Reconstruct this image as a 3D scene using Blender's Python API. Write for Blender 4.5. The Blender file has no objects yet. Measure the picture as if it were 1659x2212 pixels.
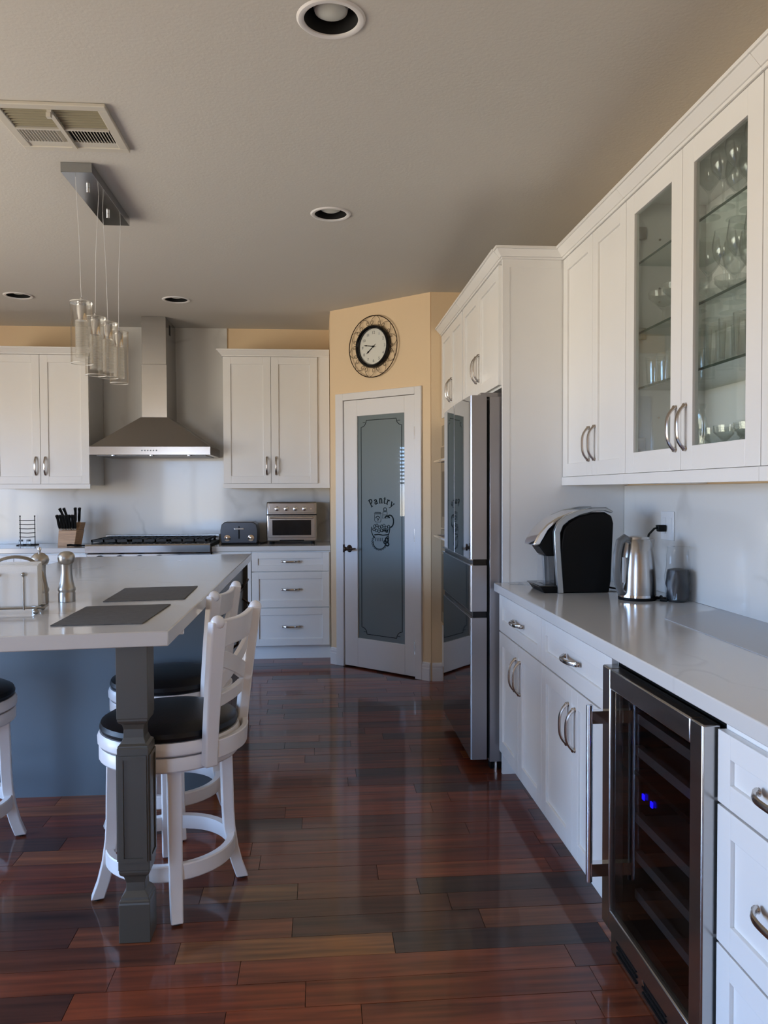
import bpy, bmesh, math, random
from mathutils import Vector, Matrix
PI = math.pi
scene = bpy.context.scene
COL = scene.collection

# ------------------------------------------------------------------ camera
F_PX, W_PX, H_PX = 1700.0, 1659.0, 2212.0
YAW, PITCH, ROLL, CAM_H = 0.0822, -0.0272, -0.0035, 1.3505
cd = bpy.data.cameras.new('camera'); cam = bpy.data.objects.new('camera', cd); COL.objects.link(cam)
cd.sensor_fit = 'VERTICAL'; cd.sensor_height = 36.0; cd.sensor_width = 27.0
cd.lens = F_PX / H_PX * 36.0; cd.clip_start = 0.05; cd.clip_end = 100
_R = Vector((math.cos(YAW), -math.sin(YAW), 0)); _F0 = Vector((math.sin(YAW), math.cos(YAW), 0)); _Z = Vector((0, 0, 1))
_F = _F0 * math.cos(PITCH) + _Z * math.sin(PITCH); _U = -_F0 * math.sin(PITCH) + _Z * math.cos(PITCH)
_c, _s = math.cos(ROLL), math.sin(ROLL)
_X = _R * _c + _U * _s; _Y = -_R * _s + _U * _c
m = Matrix.Identity(4)
for i in range(3):
    m[i][0] = _X[i]; m[i][1] = _Y[i]; m[i][2] = -_F[i]
m[2][3] = CAM_H
cam.matrix_world = m
scene.camera = cam

# ------------------------------------------------------------------ world (bluish sky above, sunlit warm ground below), exposure
world = bpy.data.worlds.new('outdoors'); scene.world = world; world.use_nodes = True
nt = world.node_tree; nt.nodes.clear()
tc = nt.nodes.new('ShaderNodeTexCoord'); sx = nt.nodes.new('ShaderNodeSeparateXYZ'); rp = nt.nodes.new('ShaderNodeValToRGB')
mp = nt.nodes.new('ShaderNodeMapRange'); bg = nt.nodes.new('ShaderNodeBackground'); wo = nt.nodes.new('ShaderNodeOutputWorld')
mp.inputs['From Min'].default_value = -1; mp.inputs['From Max'].default_value = 1
nt.links.new(tc.outputs['Generated'], sx.inputs[0]); nt.links.new(sx.outputs['Z'], mp.inputs['Value'])
nt.links.new(mp.outputs[0], rp.inputs[0]); nt.links.new(rp.outputs[0], bg.inputs[0]); nt.links.new(bg.outputs[0], wo.inputs[0])
e = rp.color_ramp.elements
e[0].position = 0.0; e[0].color = (0.78, 0.69, 0.57, 1)
e[1].position = 1.0; e[1].color = (0.33, 0.62, 1.25, 1)
x = e.new(0.49); x.color = (0.84, 0.75, 0.63, 1)
x = e.new(0.52); x.color = (0.56, 0.88, 1.45, 1)
bg.inputs[1].default_value = 5.0

def portal(loc, rot, sx_, sy_):
    l = bpy.data.lights.new('window_portal', 'AREA'); l.shape = 'RECTANGLE'; l.size = sx_; l.size_y = sy_
    l.cycles.is_portal = True
    o = bpy.data.objects.new('window_portal', l); COL.objects.link(o); o.location = loc; o.rotation_euler = rot
XL, XR, YR_, YB, ZC = -4.3, 1.465, -2.6, 6.85, 2.7385
WIN_L = (3.5, 4.83, 0.95, 2.0)        # window over the sink, left wall: y0,y1,z0,z1
WIN_S = (0.7, 3.3, 0.02, 2.2)        # sliding glass door, left wall
WIN_R = (-3.2, -1.9, 0.6, 2.1)        # rear window, x0,x1,z0,z1
portal((XL - .05, (WIN_L[0]+WIN_L[1])/2, (WIN_L[2]+WIN_L[3])/2), (0, -PI/2, 0), WIN_L[3]-WIN_L[2], WIN_L[1]-WIN_L[0])
portal((XL - .05, (WIN_S[0]+WIN_S[1])/2, (WIN_S[2]+WIN_S[3])/2), (0, -PI/2, 0), WIN_S[3]-WIN_S[2], WIN_S[1]-WIN_S[0])
portal(((WIN_R[0]+WIN_R[1])/2, YR_ - .05, (WIN_R[2]+WIN_R[3])/2), (PI/2, 0, 0), WIN_R[1]-WIN_R[0], WIN_R[3]-WIN_R[2])

vs = scene.view_settings
scene.display_settings.display_device = 'sRGB'
vs.view_transform = 'Standard'; vs.look = 'None'; vs.gamma = 1.0; vs.use_curve_mapping = False
vs.exposure = 1.52
cy = scene.cycles
cy.use_denoising = True
cy.max_bounces = 10; cy.diffuse_bounces = 5; cy.glossy_bounces = 4; cy.transparent_max_bounces = 24; cy.transmission_bounces = 6
cy.caustics_reflective = False; cy.caustics_refractive = False; cy.sample_clamp_indirect = 4.0

# ------------------------------------------------------------------ materials
MATS = {}
def mat(name, color=(.8,.8,.8), rough=.5, metal=0., coat=0., coat_rough=.05, noise=0., nscale=20., bump=0., bscale=200., stretch=None, emit=None, spec=.5, rvar=0.):
    if name in MATS: return MATS[name]
    M = bpy.data.materials.new(name); M.use_nodes = True; t = M.node_tree; b = t.nodes['Principled BSDF']
    b.inputs['Base Color'].default_value = (*color, 1); b.inputs['Roughness'].default_value = rough; b.inputs['Metallic'].default_value = metal
    b.inputs['Coat Weight'].default_value = coat; b.inputs['Coat Roughness'].default_value = coat_rough; b.inputs['Specular IOR Level'].default_value = spec
    if emit: b.inputs['Emission Color'].default_value = (*emit[0], 1); b.inputs['Emission Strength'].default_value = emit[1]
    if noise or bump or rvar:
        tcn = t.nodes.new('ShaderNodeTexCoord'); mpn = t.nodes.new('ShaderNodeMapping')
        if stretch: mpn.inputs['Scale'].default_value = stretch
        t.links.new(tcn.outputs['Object'], mpn.inputs[0])
    if noise or rvar:
        n = t.nodes.new('ShaderNodeTexNoise'); n.inputs['Scale'].default_value = nscale; n.inputs['Detail'].default_value = 4
        t.links.new(mpn.outputs[0], n.inputs['Vector'])
    if noise:
        r = t.nodes.new('ShaderNodeValToRGB'); t.links.new(n.outputs['Fac'], r.inputs[0]); t.links.new(r.outputs[0], b.inputs['Base Color'])
        r.color_ramp.elements[0].position = .3; r.color_ramp.elements[1].position = .7
        r.color_ramp.elements[0].color = (*[max(0, c*(1-noise)) for c in color], 1); r.color_ramp.elements[1].color = (*[min(1, c*(1+noise)) for c in color], 1)
    if rvar:
        mr = t.nodes.new('ShaderNodeMapRange'); mr.inputs['To Min'].default_value = max(.02, rough-rvar); mr.inputs['To Max'].default_value = rough+rvar
        t.links.new(n.outputs['Fac'], mr.inputs['Value']); t.links.new(mr.outputs[0], b.inputs['Roughness'])
    if bump:
        n2 = t.nodes.new('ShaderNodeTexNoise'); n2.inputs['Scale'].default_value = bscale; n2.inputs['Detail'].default_value = 3
        bp = t.nodes.new('ShaderNodeBump'); bp.inputs['Strength'].default_value = bump; bp.inputs['Distance'].default_value = .002
        t.links.new(mpn.outputs[0], n2.inputs['Vector']); t.links.new(n2.outputs['Fac'], bp.inputs['Height']); t.links.new(bp.outputs[0], b.inputs['Normal'])
    MATS[name] = M
    return M

WHITE = mat('white_lacquer', (.82,.815,.80), .32, noise=.015, nscale=3)
CEIL = mat('ceiling_paint', (.62,.60,.56), .9, bump=.35, bscale=90)
CREAM = mat('cream_wall_paint', (.80,.615,.40), .85, bump=.25, bscale=120)
TRIMW = mat('white_trim_paint', (.78,.77,.77), .3)
STOOLW = mat('white_stool_paint', (.82,.785,.765), .28, noise=.02, nscale=6)
OLIVE = mat('grey_post_tone', (.078,.070,.056), .38)  # darker, warmer tone than the island base
SLATE = mat('slate_island_tone', (.125,.155,.18), .3, noise=.03, nscale=2)  # bluer, lighter tone than the posts
STEEL = mat('brushed_steel', (.46,.445,.43), .24, 1., noise=.02, nscale=8, stretch=(1,1,20), rvar=.03)
STEELH = mat('brushed_steel_hood', (.40,.375,.35), .22, 1., noise=.03, nscale=20, stretch=(30,30,1), rvar=.05)
DSTEEL = mat('mirror_stainless', (.40,.42,.43), .035, 1.)
FSIDE = mat('fridge_side_grey', (.36,.35,.36), .3, .7)
NICKEL = mat('satin_nickel', (.55,.51,.47), .2, 1.)
CHROME = mat('chrome', (.75,.75,.76), .07, 1.)
BLACK = mat('black_plastic', (.006,.006,.006), .45, spec=.15)
BLACKG = mat('black_gloss', (.004,.004,.005), .15, coat=.1, spec=.3)
LEATHER = mat('black_leather', (.005,.005,.006), .36, spec=.28, bump=.2, bscale=300)
RUBBER = mat('black_rubber', (.01,.01,.01), .8)
IRON = mat('cast_iron', (.012,.012,.012), .6, bump=.3, bscale=400)
BRONZE = mat('dark_bronze', (.05,.03,.02), .35, .8)
PEWTER = mat('pewter_wire', (.32,.30,.27), .3, 1.)
GREYPL = mat('grey_plastic', (.18,.19,.20), .3, .3)
WOOD = mat('knife_block_wood', (.50,.31,.18), .5, noise=.2, nscale=12, stretch=(1,1,12))
PAPER = mat('napkin_paper', (.82,.82,.80), .9, bump=.2, bscale=150)
MATT = mat('woven_placemat', (.11,.105,.10), .75, noise=.35, nscale=40, stretch=(1,14,1), bump=.6, bscale=500)
FACE = mat('clock_face', (.72,.72,.66), .5)
VENTW = mat('vent_paint', (.60,.57,.50), .4)
VENTD = mat('vent_near_slat_olive', (.30,.27,.18), .5)  # darker olive tone, on the near-quarter slats only
DARK = mat('dark_void', (.003,.003,.003), .9)
BULB = mat('frosted_bulb', (.62,.63,.58), .4)
LED = mat('blue_led', (0,0,.2), .4, emit=((.004,.002,1.0), 1.6))
CRYST = mat('crystal_liner', (.72,.70,.66), .15, coat=1.)
COOLSH = mat('cooler_shelf_grey', (.42,.41,.40), .35, .6)
PUCK = mat('dark_pods', (.006,.008,.012), .35)
PORC = mat('outlet_plate', (.72,.74,.76), .3)
ETCH = mat('etched_line', (.010,.016,.018), .6, spec=.1)
TOAST = mat('dark_toaster_metal', (.06,.06,.065), .3, .6)
BRUSH = mat('brushed_mill_steel', (.46,.43,.39), .36, 1.)
LIDM = mat('silver_trim', (.42,.45,.47), .28, .8)
CRUMB = mat('glossy_black_water', (.02,.02,.02), .08)

def frosted():
    M = bpy.data.materials.new('frosted_pantry_glass'); M.use_nodes = True; b = M.node_tree.nodes['Principled BSDF']
    b.inputs['Base Color'].default_value = (.13,.175,.185,1); b.inputs['Roughness'].default_value = .38
    b.inputs['Coat Weight'].default_value = 1.; b.inputs['Coat Roughness'].default_value = .015; b.inputs['Coat IOR'].default_value = 1.55
    return M
FROST = frosted()
def thin_glass(name, tint=(.9,.95,.92), ior=1.45, rough=.01, body=0., bodycol=(.8,.85,.8)):
    M = bpy.data.materials.new(name); M.use_nodes = True; t = M.node_tree; t.nodes.clear()
    o = t.nodes.new('ShaderNodeOutputMaterial'); mix = t.nodes.new('ShaderNodeMixShader'); tr = t.nodes.new('ShaderNodeBsdfTransparent'); gl = t.nodes.new('ShaderNodeBsdfGlossy')
    fr = t.nodes.new('ShaderNodeFresnel'); fr.inputs[0].default_value = ior; tr.inputs[0].default_value = (*tint, 1); gl.inputs['Roughness'].default_value = rough
    gm = t.nodes.new('ShaderNodeNewGeometry'); mi = t.nodes.new('ShaderNodeMapRange'); mi.inputs['To Min'].default_value = ior; mi.inputs['To Max'].default_value = 1/ior
    t.links.new(gm.outputs['Backfacing'], mi.inputs['Value']); t.links.new(mi.outputs[0], fr.inputs[0])
    t.links.new(fr.outputs[0], mix.inputs[0]); t.links.new(tr.outputs[0], mix.inputs[1]); t.links.new(gl.outputs[0], mix.inputs[2])
    last = mix
    if body:
        m2 = t.nodes.new('ShaderNodeMixShader'); d = t.nodes.new('ShaderNodeBsdfDiffuse'); d.inputs[0].default_value = (*bodycol, 1)
        m2.inputs[0].default_value = body; t.links.new(mix.outputs[0], m2.inputs[1]); t.links.new(d.outputs[0], m2.inputs[2]); last = m2
    t.links.new(last.outputs[0], o.inputs[0])
    return M
GLASS = thin_glass('cabinet_glass', (.95,.975,.96))
WGLASS = thin_glass('window_glass', (.97,.98,.98))
CLEAR = thin_glass('clear_glassware', (.965,.975,.97), 1.7, .02, .02, (.9,.95,.92))
SHELFG = thin_glass('glass_shelf', (.90,.94,.92), 1.4, .02, .0)
EDGEG = mat('glass_shelf_edge', (.035,.06,.05), .15)
PENDG = thin_glass('pendant_glass', (.985,.985,.98), 1.45, .02, .0)
PRIM = mat('bright_glass_rim', (.75,.74,.70), .08, coat=1.)  # opaque pale colour that paints the bright glint along the glass edges
BAGM = thin_glass('clear_plastic_bag', (.95,.96,.97), 1.32, .06, .02, (.8,.85,.9))
MATC = thin_glass('clear_counter_mat', (.93,.95,.97), 1.35, .10, .42, (.74,.76,.80))
SMOKE = thin_glass('smoked_cooler_glass', (.62,.60,.60), 1.35, .02)

def stone(name, base, vein, scale, rough, width=.04, amount=.6):
    M = bpy.data.materials.new(name); M.use_nodes = True; t = M.node_tree; b = t.nodes['Principled BSDF']
    b.inputs['Roughness'].default_value = rough; b.inputs['Coat Weight'].default_value = .3; b.inputs['Coat Roughness'].default_value = .06
    tcn = t.nodes.new('ShaderNodeTexCoord'); mpn = t.nodes.new('ShaderNodeMapping'); mpn.inputs['Rotation'].default_value = (.5,.7,.4); t.links.new(tcn.outputs['Object'], mpn.inputs[0])
    n1 = t.nodes.new('ShaderNodeTexNoise'); n1.inputs['Scale'].default_value = scale*.8; n1.inputs['Detail'].default_value = 5
    add = t.nodes.new('ShaderNodeMixRGB'); add.blend_type = 'ADD'; add.inputs[0].default_value = .6
    t.links.new(mpn.outputs[0], n1.inputs['Vector']); t.links.new(mpn.outputs[0], add.inputs[1]); t.links.new(n1.outputs['Color'], add.inputs[2])
    n2 = t.nodes.new('ShaderNodeTexNoise'); n2.inputs['Scale'].default_value = scale; n2.inputs['Detail'].default_value = 2
    t.links.new(add.outputs[0], n2.inputs['Vector'])
    r = t.nodes.new('ShaderNodeValToRGB'); el = r.color_ramp.elements
    el[0].position = .5 - width; el[0].color = (0,0,0,1); el[1].position = .5 + width; el[1].color = (0,0,0,1)
    k = el.new(.5); k.color = (amount,)*3 + (1,)
    t.links.new(n2.outputs['Fac'], r.inputs[0])
    n3 = t.nodes.new('ShaderNodeTexNoise'); n3.inputs['Scale'].default_value = scale*1.3; t.links.new(mpn.outputs[0], n3.inputs['Vector'])
    r3 = t.nodes.new('ShaderNodeValToRGB'); r3.color_ramp.elements[0].position = .48; r3.color_ramp.elements[1].position = .66; t.links.new(n3.outputs['Fac'], r3.inputs[0])
    mul = t.nodes.new('ShaderNodeMath'); mul.operation = 'MULTIPLY'; t.links.new(r.outputs[0], mul.inputs[0]); t.links.new(r3.outputs[0], mul.inputs[1])
    mx = t.nodes.new('ShaderNodeMixRGB'); mx.inputs[1].default_value = (*base, 1); mx.inputs[2].default_value = (*vein, 1)
    t.links.new(mul.outputs[0], mx.inputs[0]); t.links.new(mx.outputs[0], b.inputs['Base Color'])
    return M
QUARTZ = stone('white_quartz', (.68,.67,.655), (.45,.44,.43), 1.6, .14, .012, .5)
MARBLE = stone('marble_backsplash', (.70,.695,.67), (.40,.39,.37), 1.5, .22, .03, .55)

def floor_material():
    M = bpy.data.materials.new('hardwood_plank'); M.use_nodes = True; t = M.node_tree; b = t.nodes['Principled BSDF']
    at = t.nodes.new('ShaderNodeAttribute'); at.attribute_name = 'tint'
    tcn = t.nodes.new('ShaderNodeTexCoord'); mpn = t.nodes.new('ShaderNodeMapping'); mpn.inputs['Scale'].default_value = (1.6, 26, 1); t.links.new(tcn.outputs['Object'], mpn.inputs[0])
    off = t.nodes.new('ShaderNodeVectorMath'); off.operation = 'ADD'; t.links.new(mpn.outputs[0], off.inputs[0])
    sc = t.nodes.new('ShaderNodeVectorMath'); sc.operation = 'SCALE'; sc.inputs['Scale'].default_value = 300; t.links.new(at.outputs['Color'], sc.inputs[0]); t.links.new(sc.outputs[0], off.inputs[1])
    n = t.nodes.new('ShaderNodeTexNoise'); n.inputs['Scale'].default_value = 1.6; n.inputs['Detail'].default_value = 6; t.links.new(off.outputs[0], n.inputs['Vector'])
    r = t.nodes.new('ShaderNodeValToRGB'); r.color_ramp.elements[0].position = .3; r.color_ramp.elements[1].position = .75
    r.color_ramp.elements[0].color = (.45,.42,.42,1); r.color_ramp.elements[1].color = (1.35,1.25,1.15,1); t.links.new(n.outputs['Fac'], r.inputs[0])
    mu = t.nodes.new('ShaderNodeMixRGB'); mu.blend_type = 'MULTIPLY'; mu.inputs[0].default_value = 1; t.links.new(at.outputs['Color'], mu.inputs[1]); t.links.new(r.outputs[0], mu.inputs[2])
    t.links.new(mu.outputs[0], b.inputs['Base Color'])
    b.inputs['Roughness'].default_value = .42; b.inputs['Specular IOR Level'].default_value = .3; b.inputs['Coat Weight'].default_value = .75; b.inputs['Coat Roughness'].default_value = .085; b.inputs['Coat IOR'].default_value = 1.4
    bp = t.nodes.new('ShaderNodeBump'); bp.inputs['Strength'].default_value = .05; bp.inputs['Distance'].default_value = .001; t.links.new(n.outputs['Fac'], bp.inputs['Height']); t.links.new(bp.outputs[0], b.inputs['Normal'])
    return M
PLANK = floor_material()

# ------------------------------------------------------------------ mesh builder
class MB:
    def __init__(s): s.v = []; s.f = []
    def add(s, vs_, fs):
        o = len(s.v); s.v += [tuple(p) for p in vs_]; s.f += [tuple(i + o for i in f) for f in fs]; return s
    def box(s, x0, x1, y0, y1, z0, z1):
        return s.frus(x0, x1, y0, y1, z0, x0, x1, y0, y1, z1)
    def frus(s, a0, a1, b0, b1, z0, c0, c1, d0, d1, z1):
        return s.add([(a0,b0,z0),(a1,b0,z0),(a1,b1,z0),(a0,b1,z0),(c0,d0,z1),(c1,d0,z1),(c1,d1,z1),(c0,d1,z1)],
                     [(0,3,2,1),(4,5,6,7),(0,1,5,4),(1,2,6,5),(2,3,7,6),(3,0,4,7)])
    def ring(s, rings, closed=False, caps=True):
        n = len(rings[0]); o = len(s.v)
        for r in rings: s.v += [tuple(p) for p in r]
        R = len(rings)
        for i in range(R if closed else R-1):
            for k in range(n):
                a = o + i*n + k; b = o + i*n + (k+1) % n; j = (i+1) % R
                s.f.append((a, b, o + j*n + (k+1) % n, o + j*n + k))
        if caps and not closed:
            s.f.append(tuple(o + k for k in reversed(range(n)))); s.f.append(tuple(o + (R-1)*n + k for k in range(n)))
        return s
    def lathe(s, prof, c=(0,0,0), n=24, axis='z', a0=0., closed=False):
        rings = []
        for r, h in prof:
            q = []
            for k in range(n):
                a = a0 + 2*PI*k/n; u, w = r*math.cos(a), r*math.sin(a)
                p = {'z': (u, w, h), 'y': (u, -h, w), 'x': (h, u, w)}[axis]
                q.append((p[0]+c[0], p[1]+c[1], p[2]+c[2]))
            rings.append(q)
        return s.ring(rings, closed=closed)
    def cyl(s, c, r, h, axis='z', n=20, r2=None):
        return s.lathe([(r,0),(r2 if r2 is not None else r,h)], c, n, axis)
    def ball(s, c, r, n=12, m=8, sz=1.):
        return s.lathe([(max(r*math.sin(PI*i/m), r*.02), -r*sz*math.cos(PI*i/m)) for i in range(m+1)], c, n)
    def tube(s, pts, r, n=8, closed=False, flat=1.0, up=None):
        pts = [Vector(p) for p in pts]; N = len(pts); rings = []; prev = None
        for i, p in enumerate(pts):
            if closed: d = pts[(i+1) % N] - pts[i-1]
            else: d = pts[min(i+1, N-1)] - pts[max(i-1, 0)]
            d.normalize()
            if prev is None:
                u = Vector(up) if up else (Vector((0,0,1)) if abs(d.z) < .9 else Vector((1,0,0)))
            else: u = prev
            u = u - d * u.dot(d); u.normalize(); prev = u; w = d.cross(u)
            rr = r[i] if isinstance(r, (list, tuple)) else r
            rings.append([p + u*rr*math.cos(2*PI*k/n) + w*rr*flat*math.sin(2*PI*k/n) for k in range(n)])
        return s.ring(rings, closed=closed)
    def sweep_rect(s, pts, wv, tv, w, t):
        rings = []
        for i, p in enumerate(pts):
            p = Vector(p); ww = w[i] if isinstance(w, (list,tuple)) else w; tt = t[i] if isinstance(t, (list,tuple)) else t
            a = Vector(wv)*ww/2; b = Vector(tv)*tt/2
            rings.append([p-a-b, p+a-b, p+a+b, p-a+b])
        return s.ring(rings)
    def prism(s, poly, axis, a, b):
        def P(u, w, h): return {'x': (h,u,w), 'y': (u,h,w), 'z': (u,w,h)}[axis]
        return s.ring([[P(u,w,a) for u,w in poly], [P(u,w,b) for u,w in poly]])
    def arc_slab(s, a0, a1, z0, z1, r, t, lean, n=10, m=8, wob=None, flat=0., hb=.75):
        """strip on a leaning cylinder from (a0,z0) to (a1,z1); z0,z1 may be (lo,hi) pairs at both ends"""
        rings = []
        for i in range(n+1):
            k = i/n; a = a0 + (a1-a0)*k
            lo = z0[0] + (z0[1]-z0[0])*k if isinstance(z0, tuple) else z0
            hi = z1[0] + (z1[1]-z1[0])*k if isinstance(z1, tuple) else z1
            if wob: hi += wob(k)
            q = []; g_ = (math.cos(hb)/math.cos(a))**flat; r_out = r; r = r_out*g_ + 0
            for j in range(m+1):
                z = lo + (hi-lo)*j/m; q.append(((r-t/2+lean(z))*math.cos(a), (r-t/2+lean(z))*math.sin(a), z))
            for j in range(m, -1, -1):
                z = lo + (hi-lo)*j/m; q.append(((r+t/2+lean(z))*math.cos(a), (r+t/2+lean(z))*math.sin(a), z))
            rings.append(q); r = r_out
        return s.ring(rings)

def obj(name, mb, material, parent=None, label=None, bevel=0., smooth=True, ang=35, kind=None, tint=None, mesh=None):
    if mesh is None:
        me = bpy.data.meshes.new(name); me.from_pydata(mb.v, [], mb.f); me.validate(); me.update()
        bm = bmesh.new(); bm.from_mesh(me); bmesh.ops.recalc_face_normals(bm, faces=bm.faces); bm.to_mesh(me); bm.free()
        me.materials.append(material)
        if smooth:
            me.polygons.foreach_set('use_smooth', [True]*len(me.polygons)); me.set_sharp_from_angle(angle=math.radians(ang))
        if tint is not None:
            at = me.attributes.new('tint', 'FLOAT_COLOR', 'FACE')
            cols = tint if isinstance(tint, list) else [tint]*len(me.polygons)
            at.data.foreach_set('color', [c for t_ in cols for c in (*t_, 1.)])
    else: me = mesh
    o = bpy.data.objects.new(name, me); COL.objects.link(o)
    if parent: o.parent = parent
    if label: o['label'] = label
    if kind: o['kind'] = kind
    if bevel:
        b = o.modifiers.new('bevel', 'BEVEL'); b.width = bevel; b.segments = 2; b.limit_method = 'ANGLE'; b.angle_limit = math.radians(40)
    return o
def attach(o, t):
    o.parent = t; o.matrix_parent_inverse = (Matrix.Translation(t.location) @ t.rotation_euler.to_matrix().to_4x4()).inverted(); return o
def tag(o, label, cat, group=None, kind=None):
    o['label'] = label; o['category'] = cat
    if group: o['group'] = group
    if kind: o['kind'] = kind
    return o
def thing(name, label, cat, loc=(0,0,0), rz=0., group=None, kind=None):
    o = bpy.data.objects.new(name, None); o.empty_display_size = .05; COL.objects.link(o); o.location = loc; o.rotation_euler = (0,0,rz)
    return tag(o, label, cat, group, kind)
def dup(root, loc, rz=None, label=None, group=None):
    def cp(o, par):
        c = o.copy(); COL.objects.link(c)
        if par: c.parent = par
        for ch in o.children: cp(ch, c)
        return c
    r = cp(root, None); r.location = loc
    if rz is not None: r.rotation_euler = (0,0,rz)
    if label: r['label'] = label
    if group: r['group'] = group
    return r
def xf(o, loc=None, rot=None):
    if loc: o.location = loc
    if rot: o.rotation_euler = rot
    return o

# ------------------------------------------------------------------ room shell
def struct(name, mb, mt, label, cat, bevel=0., **k):
    o = obj(name, mb, mt, bevel=bevel, **k); return tag(o, label, cat, kind='structure')

P = Vector((.091, 6.139, 0)); Q = Vector((.784, 5.499, 0)); DT = (Q-P).normalized(); DLEN = (Q-P).length
DRZ = math.atan2(DT.y, DT.x)
random.seed(4)
fl = struct('floor', MB().box(XL-.1, XR+.1, YR_-.1, YB+.1, -.06, -.006), DARK, 'dark subfloor under the reddish hardwood planks', 'floor')
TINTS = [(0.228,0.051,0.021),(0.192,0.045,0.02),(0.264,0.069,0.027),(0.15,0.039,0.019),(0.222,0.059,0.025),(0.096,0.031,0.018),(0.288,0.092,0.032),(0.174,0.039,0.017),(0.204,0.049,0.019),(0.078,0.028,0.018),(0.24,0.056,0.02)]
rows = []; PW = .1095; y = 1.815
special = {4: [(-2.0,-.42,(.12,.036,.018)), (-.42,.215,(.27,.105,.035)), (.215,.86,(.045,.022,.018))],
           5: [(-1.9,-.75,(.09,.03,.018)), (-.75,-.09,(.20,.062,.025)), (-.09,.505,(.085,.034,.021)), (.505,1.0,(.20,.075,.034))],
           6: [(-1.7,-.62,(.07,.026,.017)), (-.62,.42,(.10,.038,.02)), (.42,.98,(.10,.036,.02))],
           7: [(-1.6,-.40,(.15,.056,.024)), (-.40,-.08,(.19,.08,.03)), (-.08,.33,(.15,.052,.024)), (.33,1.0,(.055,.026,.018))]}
pieces = []
k = 0
while y < 6.3:
    if k in special: segs = list(special[k])
    else:
        segs = []; xx = -2.3 + random.random()*.6
        while xx < .95:
            L = random.choice([.35,.5,.62,.8,.95,1.1]); segs.append((xx, min(xx+L, 1.3), random.choice(TINTS))); xx += L
    for a, b, t_ in segs:
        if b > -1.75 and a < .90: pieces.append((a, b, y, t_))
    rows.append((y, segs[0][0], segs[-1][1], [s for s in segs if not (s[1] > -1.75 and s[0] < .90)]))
    y += PW; k += 1
pieces.sort(key=lambda p: p[2])
G = .0009
rest = MB(); restt = []
def jit(t_):
    f = .84 + random.random()*.2; return tuple(c*f*(.97+random.random()*.06) for c in t_)
def plank_mb(M_, a, b, y0):
    h = -.0008*random.random()
    return M_.frus(a+.0003, b-.0003, y0+.0003, y0+PW-.0003, -.006, a+G, b-G, y0+G, y0+PW-G, h)
for i, (a, b, y0, t_) in enumerate(pieces):
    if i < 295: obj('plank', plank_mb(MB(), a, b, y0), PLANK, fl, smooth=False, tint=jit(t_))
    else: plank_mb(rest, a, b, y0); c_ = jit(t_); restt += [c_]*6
def fill_row(y0, x0, x1):
    global restt
    xx = x0
    while xx < x1 - .01:
        L = min(random.choice([.5,.8,1.1]), x1-xx)
        plank_mb(rest, xx, xx+L, y0); c_ = jit(random.choice(TINTS)); restt += [c_]*6; xx += L
for y0, xa, xb, skipped in rows:
    for a, b, t_ in skipped: plank_mb(rest, a, b, y0); c_ = jit(t_); restt += [c_]*6
    fill_row(y0, XL, xa); 
    if xb < XR: fill_row(y0, xb, XR)
yy = y
while yy < YB: fill_row(yy, XL, XR); yy += PW
yy = 1.815 - PW
while yy > YR_: fill_row(yy, XL, XR); yy -= PW
obj('planking', rest, PLANK, fl, 'hardwood planks beyond the ones laid near the camera', smooth=False, tint=restt, kind='stuff')

def wall_with_holes(axis_pos, a0, a1, holes, z1=ZC, thick=.12, axis='x', out=-1):
    M_ = MB(); lo, hi = (axis_pos + out*thick, axis_pos) if out < 0 else (axis_pos, axis_pos + thick)
    def bb(u0, u1, z0_, z1_):
        if u1-u0 < 1e-4 or z1_-z0_ < 1e-4: return
        if axis == 'x': M_.box(lo, hi, u0, u1, z0_, z1_)
        else: M_.box(u0, u1, lo, hi, z0_, z1_)
    cur = a0
    for u0, u1, h0, h1 in sorted(holes):
        bb(cur, u0, 0, z1); bb(u0, u1, 0, h0); bb(u0, u1, h1, z1); cur = u1
    bb(cur, a1, 0, z1)
    return M_
struct('wall_left', wall_with_holes(XL, YR_, YB, [WIN_L, WIN_S], out=-1), CREAM, 'cream wall on the left side with the window and glass door', 'wall', smooth=False)
struct('wall_rear', wall_with_holes(YR_, XL, XR, [WIN_R], axis='y', out=-1), CREAM, 'cream wall behind the camera', 'wall', smooth=False)
struct('wall_right', MB().box(XR, XR+.12, YR_, YB+.1, 0, ZC), CREAM, 'cream wall on the right behind the white cabinets', 'wall')
struct('wall_back', MB().box(XL, XR+.12, YB, YB+.12, 0, ZC), CREAM, 'tan back wall showing above the white cabinets', 'wall')
struct('wall_pantry', MB().box(P.x, P.x+.10, P.y+.09, YB, 0, ZC), CREAM, 'short cream side wall where the back counter ends', 'wall')
struct('wall_oven', MB().box(Q.x+.004, XR, Q.y, Q.y+.10, 0, ZC), CREAM, 'narrow cream wall beside the tall oven cabinet', 'wall')
wd = struct('wall_diagonal', MB().box(0, .135, 0, .10, 0, ZC).box(.82, DLEN, 0, .10, 0, ZC).box(.135, .82, 0, .10, 2.045, ZC), CREAM, 'cream angled wall above and around the pantry door', 'wall')
wd.location = P; wd.rotation_euler = (0,0,DRZ)
struct('ceiling', MB().box(XL-.12, XR+.12, YR_-.12, YB+.12, ZC, ZC+.1), CEIL, 'matt off-white textured ceiling', 'ceiling')

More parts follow.
